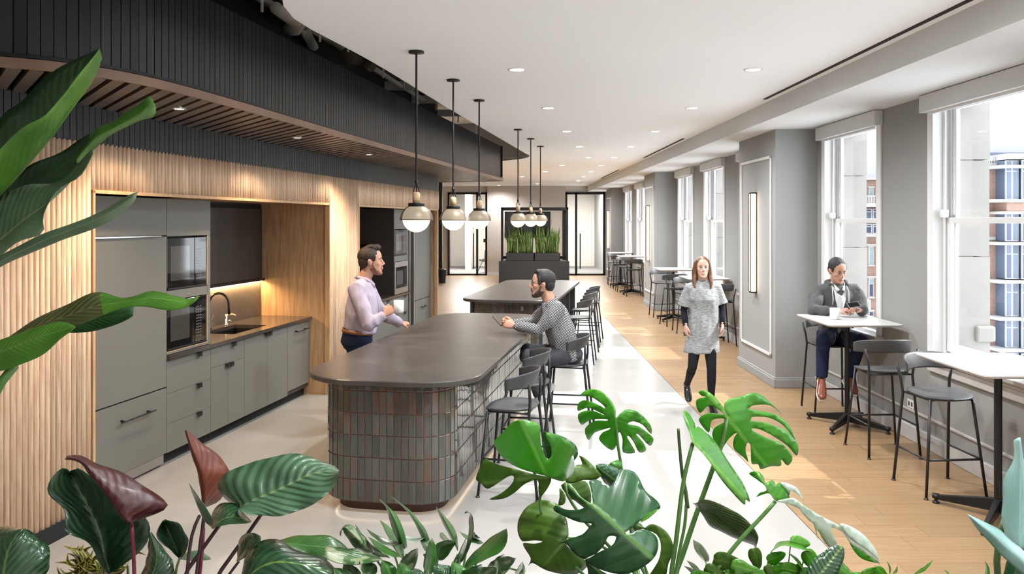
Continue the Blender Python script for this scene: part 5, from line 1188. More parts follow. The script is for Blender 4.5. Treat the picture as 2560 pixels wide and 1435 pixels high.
def polyleaf(root, pts, rib, Y0, m, gx=0, gy=0, fold=.0, dome=.0, step=13, tr=(1160,960,.3516), seed=0, ripple=.006):
    T = lambda p: (tr[0]+p[0]*tr[2], tr[1]+p[1]*tr[2])
    pts = [Vector((*T(p), 0)) for p in pts]; n = len(pts); out = []
    for i in range(n):
        a, b, c, d = pts[i-1], pts[i], pts[(i+1) % n], pts[(i+2) % n]
        for t in (0, .33, .67): out.append(.5*((2*b)+(c-a)*t+(2*a-5*b+4*c-d)*t*t+(3*b-a-3*c+d)*t**3))
    bnd = [Vector((p.x, p.y)) for p in out]; N_ = len(bnd)
    xs = [p.x for p in bnd]; ys = [p.y for p in bnd]
    def inside(x, y):
        c = False; j = N_-1
        for i in range(N_):
            if (bnd[i].y > y) != (bnd[j].y > y) and x < (bnd[j].x-bnd[i].x)*(y-bnd[i].y)/(bnd[j].y-bnd[i].y)+bnd[i].x: c = not c
            j = i
        return c
    pin = []; y = min(ys)+step/2; k = 0
    while y < max(ys):
        x = min(xs)+(step/2 if k % 2 else 0)
        while x < max(xs):
            if inside(x, y) and min((bnd[i]-Vector((x,y))).length for i in range(0, N_)) > step*.4: pin.append(Vector((x, y)))
            x += step
        y += step*.87; k += 1
    co, ed, fc, *_ = geometry.delaunay_2d_cdt(bnd+pin, [(i, (i+1) % N_) for i in range(N_)], [], 1, 1e-4)
    fs = [tuple(f) for f in fc if inside(*(sum((co[i] for i in f), Vector((0,0)))/len(f)))]
    ra, rb = Vector(T(rib[0])), Vector(T(rib[1])); rd = (rb-ra); RL = rd.length; rd.normalize()
    cx, cy = (ra+rb)/2; vs = []; uv = []; off = -root.location
    for c in co:
        q = c-ra; u_ = q.dot(rd)/RL; v_ = (q.x*rd.y-q.y*rd.x)/RL
        Y = Y0+gx*(c.x-cx)/100+gy*(c.y-cy)/100+fold*abs(v_)+dome*(v_*v_+(u_-.4)**2)+ripple*math.sin(u_*9+seed+v_*6)*abs(v_)*1.5
        vs.append(P(c.x, c.y, Y)+off); uv.append((u_, v_))
    return surf(root, vs, fs, uv, m)
def stem(root, pts, Y, r, m, down=True, name='stem', yb=None):
    q = [Q(p, Y) for p in pts]
    if down:
        e = q[-1]; q += [Vector((e.x*.97, (e.y*.4+2.2*.6), .95)), Vector((e.x*.94, 2.2, .585))]
    q = catmull(q, 26); rr = [r*(.8+.35*i/25) for i in range(26)]
    return MB().tube([p-root.location for p in q], rr, 8).build(name, m, root, True)
pb = thing('planter_trough', 'long low black planter trough out of sight below the foreground plants', 'planter', (0,2.2,0))
MB().box(-2.0,2.0,-.45,.45,0,.03).box(-2.0,2.0,-.45,-.43,0,.62).box(-2.0,2.0,.43,.45,0,.62).box(-2.0,-1.98,-.45,.45,0,.62).box(1.98,2.0,-.45,.45,0,.62).build('trough', M['planter'], pb); MB().box(-1.98,1.98,-.43,.43,.03,.575).build('soil', M['soil'], pb)
def plant(name, label, px, Y=2.2, group=None): return thing(name, label, 'plant', ((px-1280)/2000*Y*.94, 2.2, .58), 0, group)
# --- bird of paradise at the left edge
bp_ = plant('bird_of_paradise', 'tall broad-leaved plant reaching in from the left edge', -120, 2.1)
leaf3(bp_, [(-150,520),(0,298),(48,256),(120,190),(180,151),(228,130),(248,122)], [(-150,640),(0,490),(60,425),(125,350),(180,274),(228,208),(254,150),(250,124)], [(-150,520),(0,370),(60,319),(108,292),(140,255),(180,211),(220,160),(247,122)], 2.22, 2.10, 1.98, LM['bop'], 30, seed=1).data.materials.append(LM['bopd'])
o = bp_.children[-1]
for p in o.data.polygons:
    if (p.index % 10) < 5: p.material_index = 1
leaf3(bp_, [(-120,640),(0,480),(66,418),(144,385),(198,349),(236,330)], [(-120,670),(0,540),(70,470),(140,430),(190,390),(238,340)], [(-120,720),(0,590),(80,480),(150,462),(200,420),(232,376),(240,345)], 2.35, 2.32, 2.30, LM['bopd'], 26, seed=2)
leaf3(bp_, [(200,385),(240,325),(288,301),(336,268),(372,242),(384,250)], [(190,400),(240,345),(288,318),(345,288),(375,262),(388,262)], [(200,420),(232,376),(288,331),(354,301),(385,290),(390,268)], 2.30, 2.24, 2.28, LM['bop'], 20, seed=3)
leaf3(bp_, [(-100,560),(0,490),(66,462),(132,458),(180,425),(231,372)], [(-100,660),(0,600),(60,550),(130,500),(190,440),(233,378)], [(-100,720),(0,640),(48,604),(105,583),(108,538),(144,475),(200,440),(234,384)], 2.16, 2.12, 2.10, LM['bopg'], 26, seed=4)
leaf3(bp_, [(-100,690),(0,640),(90,592),(180,559),(264,523),(318,490),(345,481)], [(-100,710),(0,655),(90,610),(180,573),(264,538),(322,500),(345,481)], [(-100,730),(0,668),(60,640),(150,602),(240,570),(300,536),(336,504),(345,481)], 2.05, 2.00, 2.03, LM['bopg'], 24, seed=5)
leaf3(bp_, [(-60,890),(21,844),(90,796),(168,762),(240,730),(300,745),(336,740),(384,727),(444,742),(480,748),(495,739)], [(-60,900),(21,850),(90,815),(168,790),(240,765),(300,757),(340,750),(384,745),(444,753),(480,757),(495,741)], [(-60,910),(21,862),(90,838),(168,822),(230,800),(290,775),(333,766),(372,768),(420,776),(468,768),(496,745)], 2.12, 2.07, 2.05, LM['bopr'], 32, seed=6).data.materials.append(LM['bop'])
o = bp_.children[-1]
for p in o.data.polygons:
    if p.index//10 > 17: p.material_index = 1
leaf3(bp_, [(40,862),(120,805),(200,780),(280,765),(336,768)], [(40,870),(120,825),(200,805),(280,790),(334,780)], [(40,880),(120,836),(192,832),(240,827),(300,808),(333,790)], 2.20, 2.18, 2.16, LM['bopd'], 20, seed=7)
leaf3(bp_, [(-100,880),(0,850),(78,822),(144,805),(180,811),(189,815)], [(-100,910),(0,880),(78,850),(140,830),(175,820),(189,816)], [(-100,945),(0,928),(48,913),(108,886),(156,844),(178,828),(188,818)], 1.98, 1.94, 1.92, LM['bop'], 22, seed=8)
stem(bp_, [(36,915),(0,962),(-60,1100),(-110,1400)], 1.95, .014, STM['green']); stem(bp_, [(-60,700),(-110,900),(-130,1200),(-130,1500)], 2.15, .02, STM['green']); stem(bp_, [(-60,900),(-110,1100),(-130,1500)], 2.1, .016, STM['green'])
# --- red philodendron
ph = plant('philodendron', 'burgundy-stemmed plant with red and glossy dark leaves at lower left', 440, 2.15)
leaf3(ph, [(268,1432),(246,1391),(211,1356),(169,1324),(158,1282),(134,1250),(123,1219),(134,1187),(155,1172),(176,1180)], [(276,1436),(260,1387),(246,1324),(218,1261),(190,1208),(180,1190),(176,1180)], [(284,1432),(352,1377),(371,1342),(362,1293),(316,1261),(274,1226),(229,1187),(197,1172),(178,1178)], 2.22, 2.30, 2.22, LM['phil'], 26, .01, .01, 1)
leaf3(ph, [(330,1310),(300,1293),(272,1247),(238,1205),(210,1166),(185,1152),(167,1148)], [(329,1309),(309,1291),(281,1247),(246,1205),(218,1166),(194,1150),(167,1145)], [(332,1308),(366,1293),(417,1270),(404,1247),(352,1208),(299,1180),(246,1159),(204,1140),(169,1140)], 2.16, 2.05, 2.12, LM['red'], 24, .008, .004, 2)
leaf3(ph, [(510,1268),(506,1257),(500,1205),(487,1155),(473,1110),(466,1076)], [(514,1268),(510,1257),(506,1205),(492,1155),(477,1112),(466,1076)], [(520,1266),(550,1250),(566,1219),(575,1180),(562,1159),(534,1127),(499,1103),(466,1076)], 2.30, 2.22, 2.30, LM['orange'], 24, .01, .004, 3)
leaf3(ph, [(598,1270),(562,1250),(545,1219),(562,1184),(615,1162),(668,1145),(731,1134),(791,1148),(835,1163),(848,1176)], [(599,1269),(640,1248),(686,1229),(730,1208),(773,1187),(815,1178),(848,1177)], [(600,1272),(626,1287),(660,1291),(696,1289),(756,1275),(802,1247),(830,1222),(848,1180)], 2.14, 2.08, 2.00, LM['phill'], 30, .012, .006, 4)
leaf3(ph, [(531,1321),(510,1300),(492,1261),(480,1230),(473,1208)], [(533,1321),(514,1290),(499,1258),(483,1230),(473,1208)], [(535,1320),(528,1290),(508,1258),(488,1230),(473,1208)], 2.1, 2.08, 2.06, LM['phill'], 16, .003, .002, 5)
leaf3(ph, [(531,1320),(531,1282),(555,1257),(591,1261),(612,1284),(628,1305)], [(531,1321),(550,1303),(575,1293),(600,1296),(628,1305)], [(533,1322),(545,1316),(580,1310),(610,1309),(628,1305)], 2.10, 2.02, 2.00, LM['phil'], 18, .008, .003, 6)
leaf3(ph, [(450,1397),(420,1370),(392,1345),(396,1320),(408,1300)], [(450,1396),(440,1370),(425,1335),(410,1303)], [(452,1396),(468,1373),(468,1342),(445,1308),(412,1299)], 2.20, 2.24, 2.16, LM['phil'], 18, .008, .003, 7)
leaf3(ph, [(352,1440),(366,1400),(371,1365),(373,1331)], [(380,1445),(392,1400),(388,1365),(376,1331)], [(440,1440),(430,1400),(405,1366),(378,1331)], 2.10, 2.04, 2.06, LM['phil'], 18, .01, .004, 8)
leaf3(ph, [(-60,1480),(-60,1370),(-20,1325),(20,1318),(55,1321)], [(20,1520),(10,1440),(20,1380),(40,1340),(60,1322)], [(100,1470),(124,1410),(125,1380),(98,1345),(62,1322)], 1.98, 1.92, 1.96, LM['phil'], 20, .014, .006, 9)
leaf3(ph, [(605,1440),(612,1387),(640,1356),(686,1349),(731,1368),(773,1385),(819,1402),(856,1436)], [(600,1470),(640,1425),(690,1405),(750,1410),(810,1425),(858,1440)], [(600,1500),(660,1490),(720,1480),(790,1470),(860,1445)], 2.04, 1.96, 1.94, LM['phil'], 24, .014, .006, 10)
leaf3(ph, [(592,1402),(598,1352),(612,1335),(626,1331)], [(594,1402),(612,1375),(624,1350),(630,1332)], [(596,1403),(625,1385),(652,1350),(645,1337),(632,1331)], 2.10, 2.05, 2.02, LM['phil'], 16, .008, .003, 11)
leaf3(ph, [(450,1392),(470,1380),(500,1377),(526,1394)], [(450,1396),(480,1390),(505,1388),(527,1396)], [(452,1398),(480,1402),(508,1401),(527,1398)], 2.35, 2.33, 2.3, LM['phill'], 12, .003, .002, 12)
for pts, r, m_ in (([(329,1309),(333,1370),(336,1436),(338,1500)], .0062, 'red'), ([(512,1266),(508,1310),(500,1370),(492,1440),(488,1500)], .0062, 'dark'), ([(499,1289),(482,1330),(472,1390),(468,1440),(470,1500)], .0055, 'dark'),
    ([(548,1314),(515,1360),(480,1410),(462,1440),(455,1500)], .0062, 'dark'), ([(652,1288),(615,1340),(575,1395),(545,1440),(525,1500)], .006, 'dark'), ([(597,1404),(585,1420),(570,1440),(550,1500)], .0045, 'dark'), ([(510,1320),(506,1380),(500,1440),(492,1500)], .0045, 'red'), ([(449,1396),(440,1430),(440,1500)], .004, 'olive'), ([(276,1436),(280,1500)], .005, 'red')):
    stem(ph, pts, 2.12, r, STM[m_])
# broad patterned leaf between
def leaf1(root, base, tip, wpx, bow, Y, m, seed=0, dY=.04, n=16, tipY=None):
    """leaf from base to tip (photo pixels); bow bends the midrib sideways"""
    b, t = Vector(base), Vector(tip); d = t-b; nn = Vector((-d.y, d.x)).normalized(); S, Lf, R = [], [], []
    for k in range(7):
        u = k/6; p = b+d*u+nn*bow*math.sin(PI*u); w_ = wpx*.5*(math.sin(PI*min(1, u**.75))**.8 if 0 < u < 1 else 0)
        yy = Y+((tipY or Y)-Y)*u
        S.append((p.x, p.y, yy+dY*.3)); q = p+nn*w_; Lf.append((q.x, q.y, yy+dY*.8)); q = p-nn*w_; R.append((q.x, q.y, yy-dY))
    return leaf3(root, Lf, S, R, Y, Y, Y, m, n, .004, .003, seed)
ag = plant('aglaonema', 'bushy green plant with pointed patterned leaves at bottom centre', 1040, 2.2)
leaf3(ag, [(690,1352),(740,1340),(809,1338),(840,1346),(861,1363),(880,1390)], [(700,1356),(750,1362),(810,1368),(850,1378),(882,1394)], [(720,1366),(770,1390),(820,1400),(850,1400),(880,1398)], 2.25, 2.2, 2.18, LM['agl'], 18, .008, .004, 1)
leaf3(ag, [(1005,1372),(984,1330),(974,1300),(966,1270),(948,1249)], [(1012,1372),(1000,1335),(984,1295),(966,1265),(948,1248)], [(1018,1368),(1012,1335),(994,1292),(968,1264),(948,1247)], 2.22, 2.18, 2.2, LM['agl'], 18, .005, .002, 2)
leaf3(ag, [(1066,1380),(1050,1335),(1033,1301),(1015,1275),(976,1240)], [(1072,1375),(1056,1330),(1038,1300),(1016,1272),(976,1240)], [(1082,1372),(1064,1325),(1044,1298),(1018,1270),(976,1239)], 2.26, 2.24, 2.26, LM['agl'], 18, .004, .002, 3)
leaf3(ag, [(1144,1378),(1125,1342),(1104,1301),(1095,1280),(1090,1266)], [(1145,1375),(1131,1340),(1112,1301),(1098,1280),(1090,1266)], [(1146,1370),(1140,1330),(1121,1301),(1102,1280),(1090,1266)], 2.2, 2.16, 2.2, LM['agl'], 16, .004, .002, 4)
leaf3(ag, [(1150,1405),(1164,1370),(1172,1329),(1172,1300),(1176,1284),(1168,1277),(1162,1281)], [(1153,1404),(1169,1368),(1178,1329),(1177,1302),(1177,1286),(1169,1279),(1162,1283)], [(1156,1404),(1174,1368),(1184,1327),(1183,1302),(1179,1286),(1169,1281),(1162,1284)], 2.2, 2.18, 2.16, LM['aglp'], 20, .003, .001, 5)
leaf3(ag, [(1161,1420),(1169,1398),(1206,1362),(1236,1337),(1258,1326),(1267,1322)], [(1163,1421),(1185,1404),(1220,1372),(1245,1345),(1267,1323)], [(1168,1422),(1206,1402),(1242,1386),(1263,1366),(1269,1341),(1267,1323)], 2.16, 2.10, 2.06, LM['agl'], 20, .006, .003, 6)
leaf3(ag, [(930,1384),(905,1382),(881,1362),(862,1335),(856,1322),(852,1340)], [(934,1382),(915,1368),(893,1345),(872,1325),(858,1318),(851,1341)], [(936,1380),(918,1350),(902,1333),(880,1314),(862,1313),(849,1330)], 2.14, 2.10, 2.14, LM['aglp'], 18, .006, .003, 7)
leaf3(ag, [(818,1362),(850,1370),(890,1372),(925,1384),(955,1396)], [(812,1378),(850,1390),(890,1396),(925,1398),(955,1398)], [(815,1398),(857,1411),(895,1412),(930,1406),(955,1400)], 2.06, 2.00, 1.98, LM['aglp'], 18, .008, .004, 8)
for k, (b, t, wd, bow, Y, mm) in enumerate((((975,1395),(889,1312),17,-16,2.22,'agl'), ((1010,1360),(917,1323),15,-12,2.2,'aglp'), ((1060,1345),(988,1327),13,-12,2.24,'silver'), ((1000,1392),(921,1342),18,-6,2.12,'agl'), ((1010,1400),(950,1300),22,6,2.3,'agl'),
    ((1070,1440),(1080,1345),36,4,2.08,'agl'), ((1090,1400),(1140,1352),40,-8,2.15,'agl'), ((1130,1435),(1165,1345),16,4,2.2,'agl'), ((1210,1358),(1150,1330),12,-5,2.28,'agl'), ((1180,1330),(1200,1345),14,6,2.3,'agl'), ((1100,1330),(1125,1352),14,4,2.34,'silver'),
    ((1000,1440),(1045,1370),38,0,2.12,'aglp'), ((1240,1440),(1290,1395),40,-10,2.1,'aglp'), ((1220,1430),(1260,1385),36,8,2.16,'aglp'), ((1290,1440),(1306,1405),22,6,2.2,'aglp'), ((900,1450),(860,1405),44,-8,2.02,'aglp'), ((930,1450),(900,1402),40,8,2.0,'aglp'), ((985,1450),(955,1400),40,0,2.06,'agl'), ((1030,1460),(1000,1405),44,-6,2.0,'agl'),
    ((1120,1470),(1085,1412),60,10,1.98,'phil'), ((1180,1460),(1130,1405),50,-8,2.02,'agl'), ((1150,1450),(1205,1412),44,8,2.05,'agl'), ((1060,1470),(1035,1420),40,0,1.98,'phil'), ((1200,1460),(1245,1420),44,-6,2.0,'aglp'), ((880,1470),(835,1420),50,0,1.96,'aglp'), ((1090,1390),(1050,1350),30,5,2.22,'aglp'))):
    leaf1(ag, b, t, wd, bow, Y, LM[mm], k)
for x0, x1 in ((930,985), (985,1010), (1015,1030), (1065,1060), (1145,1110), (1153,1130), (1165,1150), (1200,1170), (1060,1090), (1090,1100), (1005,1040), (1290,1220)):
    stem(ag, [(x0,1385 if x0 < 1250 else 1425),((x0+x1)/2,1425),(x1,1500)], 2.2, .0035, STM['green'])
# yellow striped dracaena behind the philodendron
sg = plant('striped_dracaena', 'small plant of narrow yellow-edged leaves at bottom left', 240, 2.35)
rs = random.Random(11)
for k in range(46):
    cx, cy = rs.choice(((215,1400),(190,1425),(320,1405),(250,1430))); a = rs.uniform(-2.9,-.2) ; ln = rs.uniform(40,85)
    leaf1(sg, (cx+rs.uniform(-14,14), cy+rs.uniform(-10,20)), (cx+ln*math.cos(a), cy+ln*.75*math.sin(a)+rs.uniform(0,14)), 9, rs.choice((-1,1))*rs.uniform(8,18), 2.34+rs.uniform(-.05,.05), LM['song'], k, .01, 10)
for c in (215,190,320,250): stem(sg, [(c,1415),(c,1500)], 2.36, .005, STM['olive'])
# --- monstera
mo = plant('monstera', 'large monstera with split bright and dark green leaves at lower right centre', 1620, 2.3)
polyleaf(mo, [(1080,240),(1078,180),(1040,110),(965,45),(880,40),(830,80),(905,92),(990,150),(1000,172),(940,140),(860,115),(812,140),(812,192),(880,168),(960,200),(1000,222),(900,187),(812,215),(835,290),(900,255),(1010,250),(1015,262),(930,262),(860,320),(885,400),(930,345),(1035,312),(1030,325),(985,345),(960,390),(1000,440),(1055,470),(1085,430),(1092,360),(1110,345),(1128,400),(1130,485),(1215,488),(1190,430),(1160,375),(1178,375),(1210,420),(1245,485),(1295,470),(1270,410),(1225,360),(1245,362),(1320,440),(1348,390),(1310,350),(1240,300),(1165,285),(1200,265),(1270,290),(1330,355),(1325,290),(1240,200),(1160,180),(1110,210)], ((1078,240),(1100,430)), 2.50, LM['monl'], .01, .05, .02, .03, 9, seed=1)
polyleaf(mo, [(1880,235),(1855,200),(1860,120),(1960,90),(2060,62),(2130,90),(2200,150),(2262,216),(2180,152),(2070,150),(2030,168),(2042,182),(2130,195),(2230,225),(2310,290),(2345,370),(2350,392),(2270,295),(2170,240),(2060,232),(2040,248),(2050,262),(2140,275),(2280,325),(2340,380),(2375,440),(2365,510),(2300,440),(2200,372),(2100,322),(2042,322),(2150,380),(2260,425),(2335,520),(2300,580),(2255,535),(2252,582),(2180,585),(2110,605),(2090,570),(2045,565),(2040,480),(2035,430),(2015,418),(2002,470),(2022,552),(1985,520),(1918,460),(1918,390),(1942,350),(1925,352),(1880,392),(1830,460),(1780,410),(1765,350),(1790,305),(1845,275),(1855,255),(1830,243),(1760,260),(1742,345),(1682,282),(1675,240),(1740,207),(1850,218),(1800,178),(1740,152),(1682,206),(1653,160),(1656,110),(1722,92),(1690,84),(1668,55),(1720,46),(1790,98),(1850,178),(1866,222)], ((1870,235),(2130,560)), 2.36, LM['monl'], .03, .04, .06, .06, 11, seed=2)
polyleaf(mo, [(1560,190),(1600,212),(1640,280),(1648,318),(1665,302),(1740,360),(1800,430),(1900,580),(1980,700),(2025,800),(2030,838),(2002,822),(1992,858),(1900,765),(1810,655),(1740,545),(1660,452),(1625,418),(1605,350),(1570,262)], ((1625,415),(2000,830)), 2.22, LM['monl'], .05, -.04, .2, .02, 9, seed=3)
polyleaf(mo, [(585,655),(500,632),(380,592),(275,525),(212,420),(240,380),(290,328),(350,268),(440,256),(520,280),(542,312),(545,420),(580,520),(602,534),(622,500),(615,430),(580,365),(610,345),(700,382),(780,440),(778,520),(745,600),(718,688),(650,680)], ((585,655),(420,300)), 2.20, LM['monl'], -.02, .08, .10, .10, 11, seed=4)
polyleaf(mo, [(560,352),(600,345),(700,372),(780,420),(808,470),(805,515),(770,545),(700,500),(650,480),(600,535),(560,450)], ((700,540),(600,360)), 2.28, LM['mond'], 0, .02, .05, .0, 11, seed=5)
polyleaf(mo, [(590,660),(480,636),(350,600),(250,575),(180,545),(150,530),(120,580),(84,672),(120,705),(165,745),(230,712),(310,660),(345,652),(355,668),(335,715),(260,780),(180,820),(280,815),(360,772),(430,712),(505,682),(530,700),(528,760),(545,802),(600,732),(622,672)], ((590,658),(180,700)), 2.30, LM['mono'], -.03, .03, .05, .04, 11, seed=6)
polyleaf(mo, [(720,692),(760,620),(800,575),(838,572),(832,540),(820,508),(880,542),(972,640),(960,665),(925,684),(850,682),(770,706)], ((730,695),(960,650)), 2.26, LM['mono'], .02, .02, .05, .0, 11, seed=7)
polyleaf(mo, [(720,665),(735,590),(775,505),(785,600),(760,655)], ((730,668),(776,520)), 2.17, LM['silver'], 0, 0, .02, 0, 9, seed=8)
polyleaf(mo, [(1140,1062),(1200,1020),(1270,960),(1340,910),(1395,882),(1372,830),(1290,760),(1240,660),(1200,620),(1130,602),(1100,622),(1060,720),(1040,730),(990,700),(940,680),(890,690),(900,740),(915,830),(905,850),(830,800),(785,740),(738,705),(758,780),(860,850),(830,890),(740,895),(690,880),(650,865),(640,900),(740,952),(820,982),(905,992),(895,1010),(840,1070),(720,1110),(660,1145),(720,1132),(780,1200),(860,1245),(940,1205),(1000,1140),(1025,1085),(1075,1082),(1080,1100),(1050,1150),(930,1210),(860,1255),(950,1310),(1060,1345),(1150,1350),(1240,1320),(1340,1250),(1380,1170),(1370,1090),(1310,1042),(1240,1036),(1180,1062)], ((1140,1062),(740,710)), 2.12, LM['mond'], .0, -.03, .10, .06, 11, seed=9)
polyleaf(mo, [(740,1095),(738,1000),(700,890),(640,842),(550,826),(450,870),(390,960),(382,1050),(408,1112),(440,1118),(500,1112),(558,1120),(500,1136),(425,1130),(430,1165),(475,1240),(458,1292),(490,1272),(580,1322),(700,1352),(800,1352),(870,1302),(860,1250),(780,1200),(720,1132),(700,1118)], ((735,1098),(560,1300)), 2.26, LM['mono'], .02, .03, .06, .06, 12, seed=10)
polyleaf(mo, [(1290,1030),(1340,995),(1430,1040),(1480,1120),(1490,1200),(1455,1270),(1420,1400),(1300,1400),(1380,1260),(1400,1150),(1370,1070)], ((1300,1030),(1440,1330)), 2.30, LM['mono'], .02, .03, .06, .04, 12, seed=11)
polyleaf(mo, [(935,580),(1000,567),(1050,580),(1100,612),(1100,680),(1040,742),(990,690)], ((940,582),(1080,690)), 2.32, LM['mond'], .02, .03, .06, .04, 11, seed=12)
polyleaf(mo, [(1035,566),(1090,540),(1122,562),(1120,612),(1062,600)], ((1040,566),(1115,600)), 2.36, LM['monl'], .0, .03, .06, .04, 11, seed=13)
polyleaf(mo, [(690,720),(760,700),(860,690),(900,760),(900,850),(860,880),(790,830),(740,800)], ((700,710),(880,860)), 2.38, LM['mono'], .0, .03, .06, .04, 11, seed=14)
polyleaf(mo, [(1195,1000),(1240,985),(1270,1010),(1260,1040),(1200,1060)], ((1200,1000),(1255,1035)), 2.34, LM['mono'], .0, .03, .06, .04, 11, seed=15)
polyleaf(mo, [(1255,985),(1290,930),(1380,890),(1320,950)], ((1258,985),(1380,892)), 2.10, LM['monl'], .0, .0, .02, .0, 11, seed=16)
polyleaf(mo, [(870,1255),(980,1330),(1060,1380),(900,1380),(880,1320)], ((870,1255),(1000,1370)), 2.2, LM['mond'], .0, .03, .06, .04, 11, seed=17)
polyleaf(mo, [(680,740),(720,790),(715,850),(672,860),(680,800)], ((685,745),(690,850)), 2.33, LM['mono'], .0, .0, .02, .0, 11, seed=18)
Z5 = lambda L_: [(1160+x*.3516, 960+y*.3516) for x, y in L_]
for pts, r, Y in (([(1080,245),(1090,400),(1108,520),(1140,740),(1180,1000),(1240,1350)], .0058, 2.5), ([(1868,240),(1835,420),(1770,600),(1640,960),(1560,1200),(1500,1380)], .0085, 2.34), ([(1628,418),(1590,560),(1550,760),(1510,1100),(1470,1380)], .0072, 2.24),
    ([(590,655),(560,740),(540,800),(560,950),(700,1200),(900,1420)], .005, 2.34), ([(720,700),(740,800),(880,1000),(1030,1150),(1250,1400)], .0055, 2.38), ([(740,1098),(880,1110),(1030,1190),(1200,1400)], .005, 2.36), ([(1142,1062),(1180,1150),(1260,1300),(1290,1400)], .0055, 2.2), ([(1300,1032),(1220,1020),(1250,1200),(1320,1400)], .0045, 2.36), ([(1100,640),(1040,750),(1060,900),(1150,1200),(1250,1400)], .004, 2.4), ([(2215,834),(2130,930),(1980,1090),(1850,1250),(1750,1400)], .0068, 2.18)):
    stem(mo, Z5(pts), Y, r, STM['green'])
stem(mo, Z5([(1524,318),(1532,430),(1550,620),(1575,760),(1590,880)]), 2.3, .0052, STM['olive'], False, 'leaf_sheath'); stem(mo, Z5([(1580,860),(1570,1000),(1530,1200),(1500,1400)]), 2.3, .0055, STM['green'])
leaf3(mo, Z5([(1625,840),(1690,920),(1750,1010),(1850,1060),(1980,1120),(2060,1145),(2070,1165)]), Z5([(1640,850),(1720,890),(1820,960),(1930,1040),(2030,1110),(2072,1165)]), Z5([(1690,825),(1740,822),(1830,860),(1950,920),(2050,1010),(2095,1090),(2085,1135),(2074,1165)]), 2.30, 2.26, 2.22, LM['olive'], 24, .01, .004, 3)
T8 = (1560,1050,.3906)
polyleaf(mo, [(970,518),(930,470),(880,480),(848,492),(870,465),(910,452),(900,420),(850,380),(800,342),(850,326),(890,358),(905,400),(945,384),(965,400),(968,420),(1000,402),(1050,470),(1062,528),(1020,520)], ((970,518),(860,350)), 2.16, LM['monl'], 0, 0, .08, .03, 10, T8, seed=1)
polyleaf(mo, [(975,520),(1040,535),(1120,566),(1135,590),(1180,640),(1215,670),(1240,770),(1236,700),(1290,790),(1370,860),(1405,900),(1370,800),(1325,690),(1400,720),(1450,790),(1540,850),(1630,920),(1640,930),(1620,870),(1560,820),(1480,770),(1400,690),(1310,640),(1235,600),(1150,545),(1100,505),(1060,500)], ((980,520),(1600,880)), 2.12, LM['silver'], -.03, .03, .10, .03, 10, T8, seed=2)
polyleaf(mo, [(1445,790),(1460,770),(1520,830),(1610,900),(1620,915),(1540,895),(1490,860)], ((1450,785),(1610,905)), 2.13, LM['monl'], 0, 0, .05, .0, 10, T8, seed=3)
polyleaf(mo, [(1380,665),(1450,680),(1540,740),(1610,830),(1628,890),(1560,830),(1450,760)], ((1385,668),(1620,880)), 2.11, LM['silver'], 0, 0, .05, .0, 10, T8, seed=4)
polyleaf(mo, [(1000,400),(1060,410),(1110,440),(1150,520),(1125,490),(1070,450),(1055,480)], ((1005,402),(1140,505)), 2.2, LM['silver'], 0, 0, .05, .0, 10, T8, seed=5)
# --- pothos and small leaves along the bottom right
po = plant('pothos', 'low bright green trailing plant with heart leaves at bottom right', 1920, 2.2)
R8 = lambda x, y: (1560+x*.3906, 1050+y*.3906)
def heart(root, c, r, ang, Y, m, k=0):
    pts = []
    for i in range(14):
        a = 2*PI*i/14; rr = r*(1-.16*math.cos(a)*(1 if math.cos(a) < 0 else .0)+(.62*max(0, math.cos(a))**6)-.25*max(0, -math.cos(a))**10)
        x, y = rr*math.cos(a), rr*.78*math.sin(a); pts.append((c[0]+x*math.cos(ang)-y*math.sin(ang), c[1]+x*math.sin(ang)+y*math.cos(ang)))
    t = (c[0]+1.3*r*math.cos(ang), c[1]+1.3*r*math.sin(ang)); b = (c[0]-.8*r*math.cos(ang), c[1]-.8*r*math.sin(ang))
    polyleaf(root, pts, (b, t), Y, m, .02*math.sin(k), .03+.05*math.cos(k*1.7), .010, .008, max(4, r*.35), (0,0,1), k, .002); return b
hl = [(840,870,55,1.3),(960,885,50,-.4),(1110,780,52,.2),(1190,885,62,1.0),(640,905,75,.2),(740,940,60,.3),(1000,950,50,-.2),(1060,960,62,.2),(930,960,40,.9),(700,985,60,.1),(830,975,50,.4),(1120,960,42,1.0),(560,960,50,.4),(1390,955,45,.6),(1560,985,44,-.5),(1640,968,36,.7),(760,1000,60,0),(900,1010,60,.4),(1040,1020,60,.2),(1180,1000,66,.4),(620,1020,70,.2),(1320,1010,60,.2),(480,1010,60,0),(1480,1015,50,.3)]
for k, (x, y, r, a) in enumerate(hl):
    b = heart(po, R8(x, y), r*.3906, a, 2.16+.02*math.sin(k*2.3), LM['pot'] if k % 4 else LM['mono'], k)
    stem(po, [b, (b[0]*.8+R8(900,0)[0]*.2, 1460)], 2.19, .002, STM['green'])
heart(po, R8(1280,955), 118*.3906, -.9, 2.04, LM['phil'], 50); stem(po, [R8(1230,1010), R8(1200,1100)], 2.06, .004, STM['olive'])
leaf3(po, [R8(950,830),R8(985,785),R8(1050,772),R8(1120,790),R8(1195,838)], [R8(948,832),R8(990,800),R8(1050,786),R8(1120,800),R8(1196,840)], [R8(950,836),R8(1000,808),R8(1055,806),R8(1110,822),R8(1196,842)], 2.2, 2.14, 2.1, LM['pot'], 16, .003, .002, 2); stem(po, [R8(950,832), R8(920,900), R8(915,1060)], 2.2, .0025, STM['green'])
leaf3(po, [R8(443,765),R8(450,820),R8(480,870),R8(515,905)], [R8(443,765),R8(470,815),R8(500,865),R8(518,905)], [R8(445,765),R8(500,800),R8(540,860),R8(545,905),R8(520,907)], 2.2, 2.17, 2.14, LM['silver'], 14, .004, .002, 4); stem(po, [R8(520,905), R8(548,960), R8(570,1060)], 2.2, .002, STM['green'])
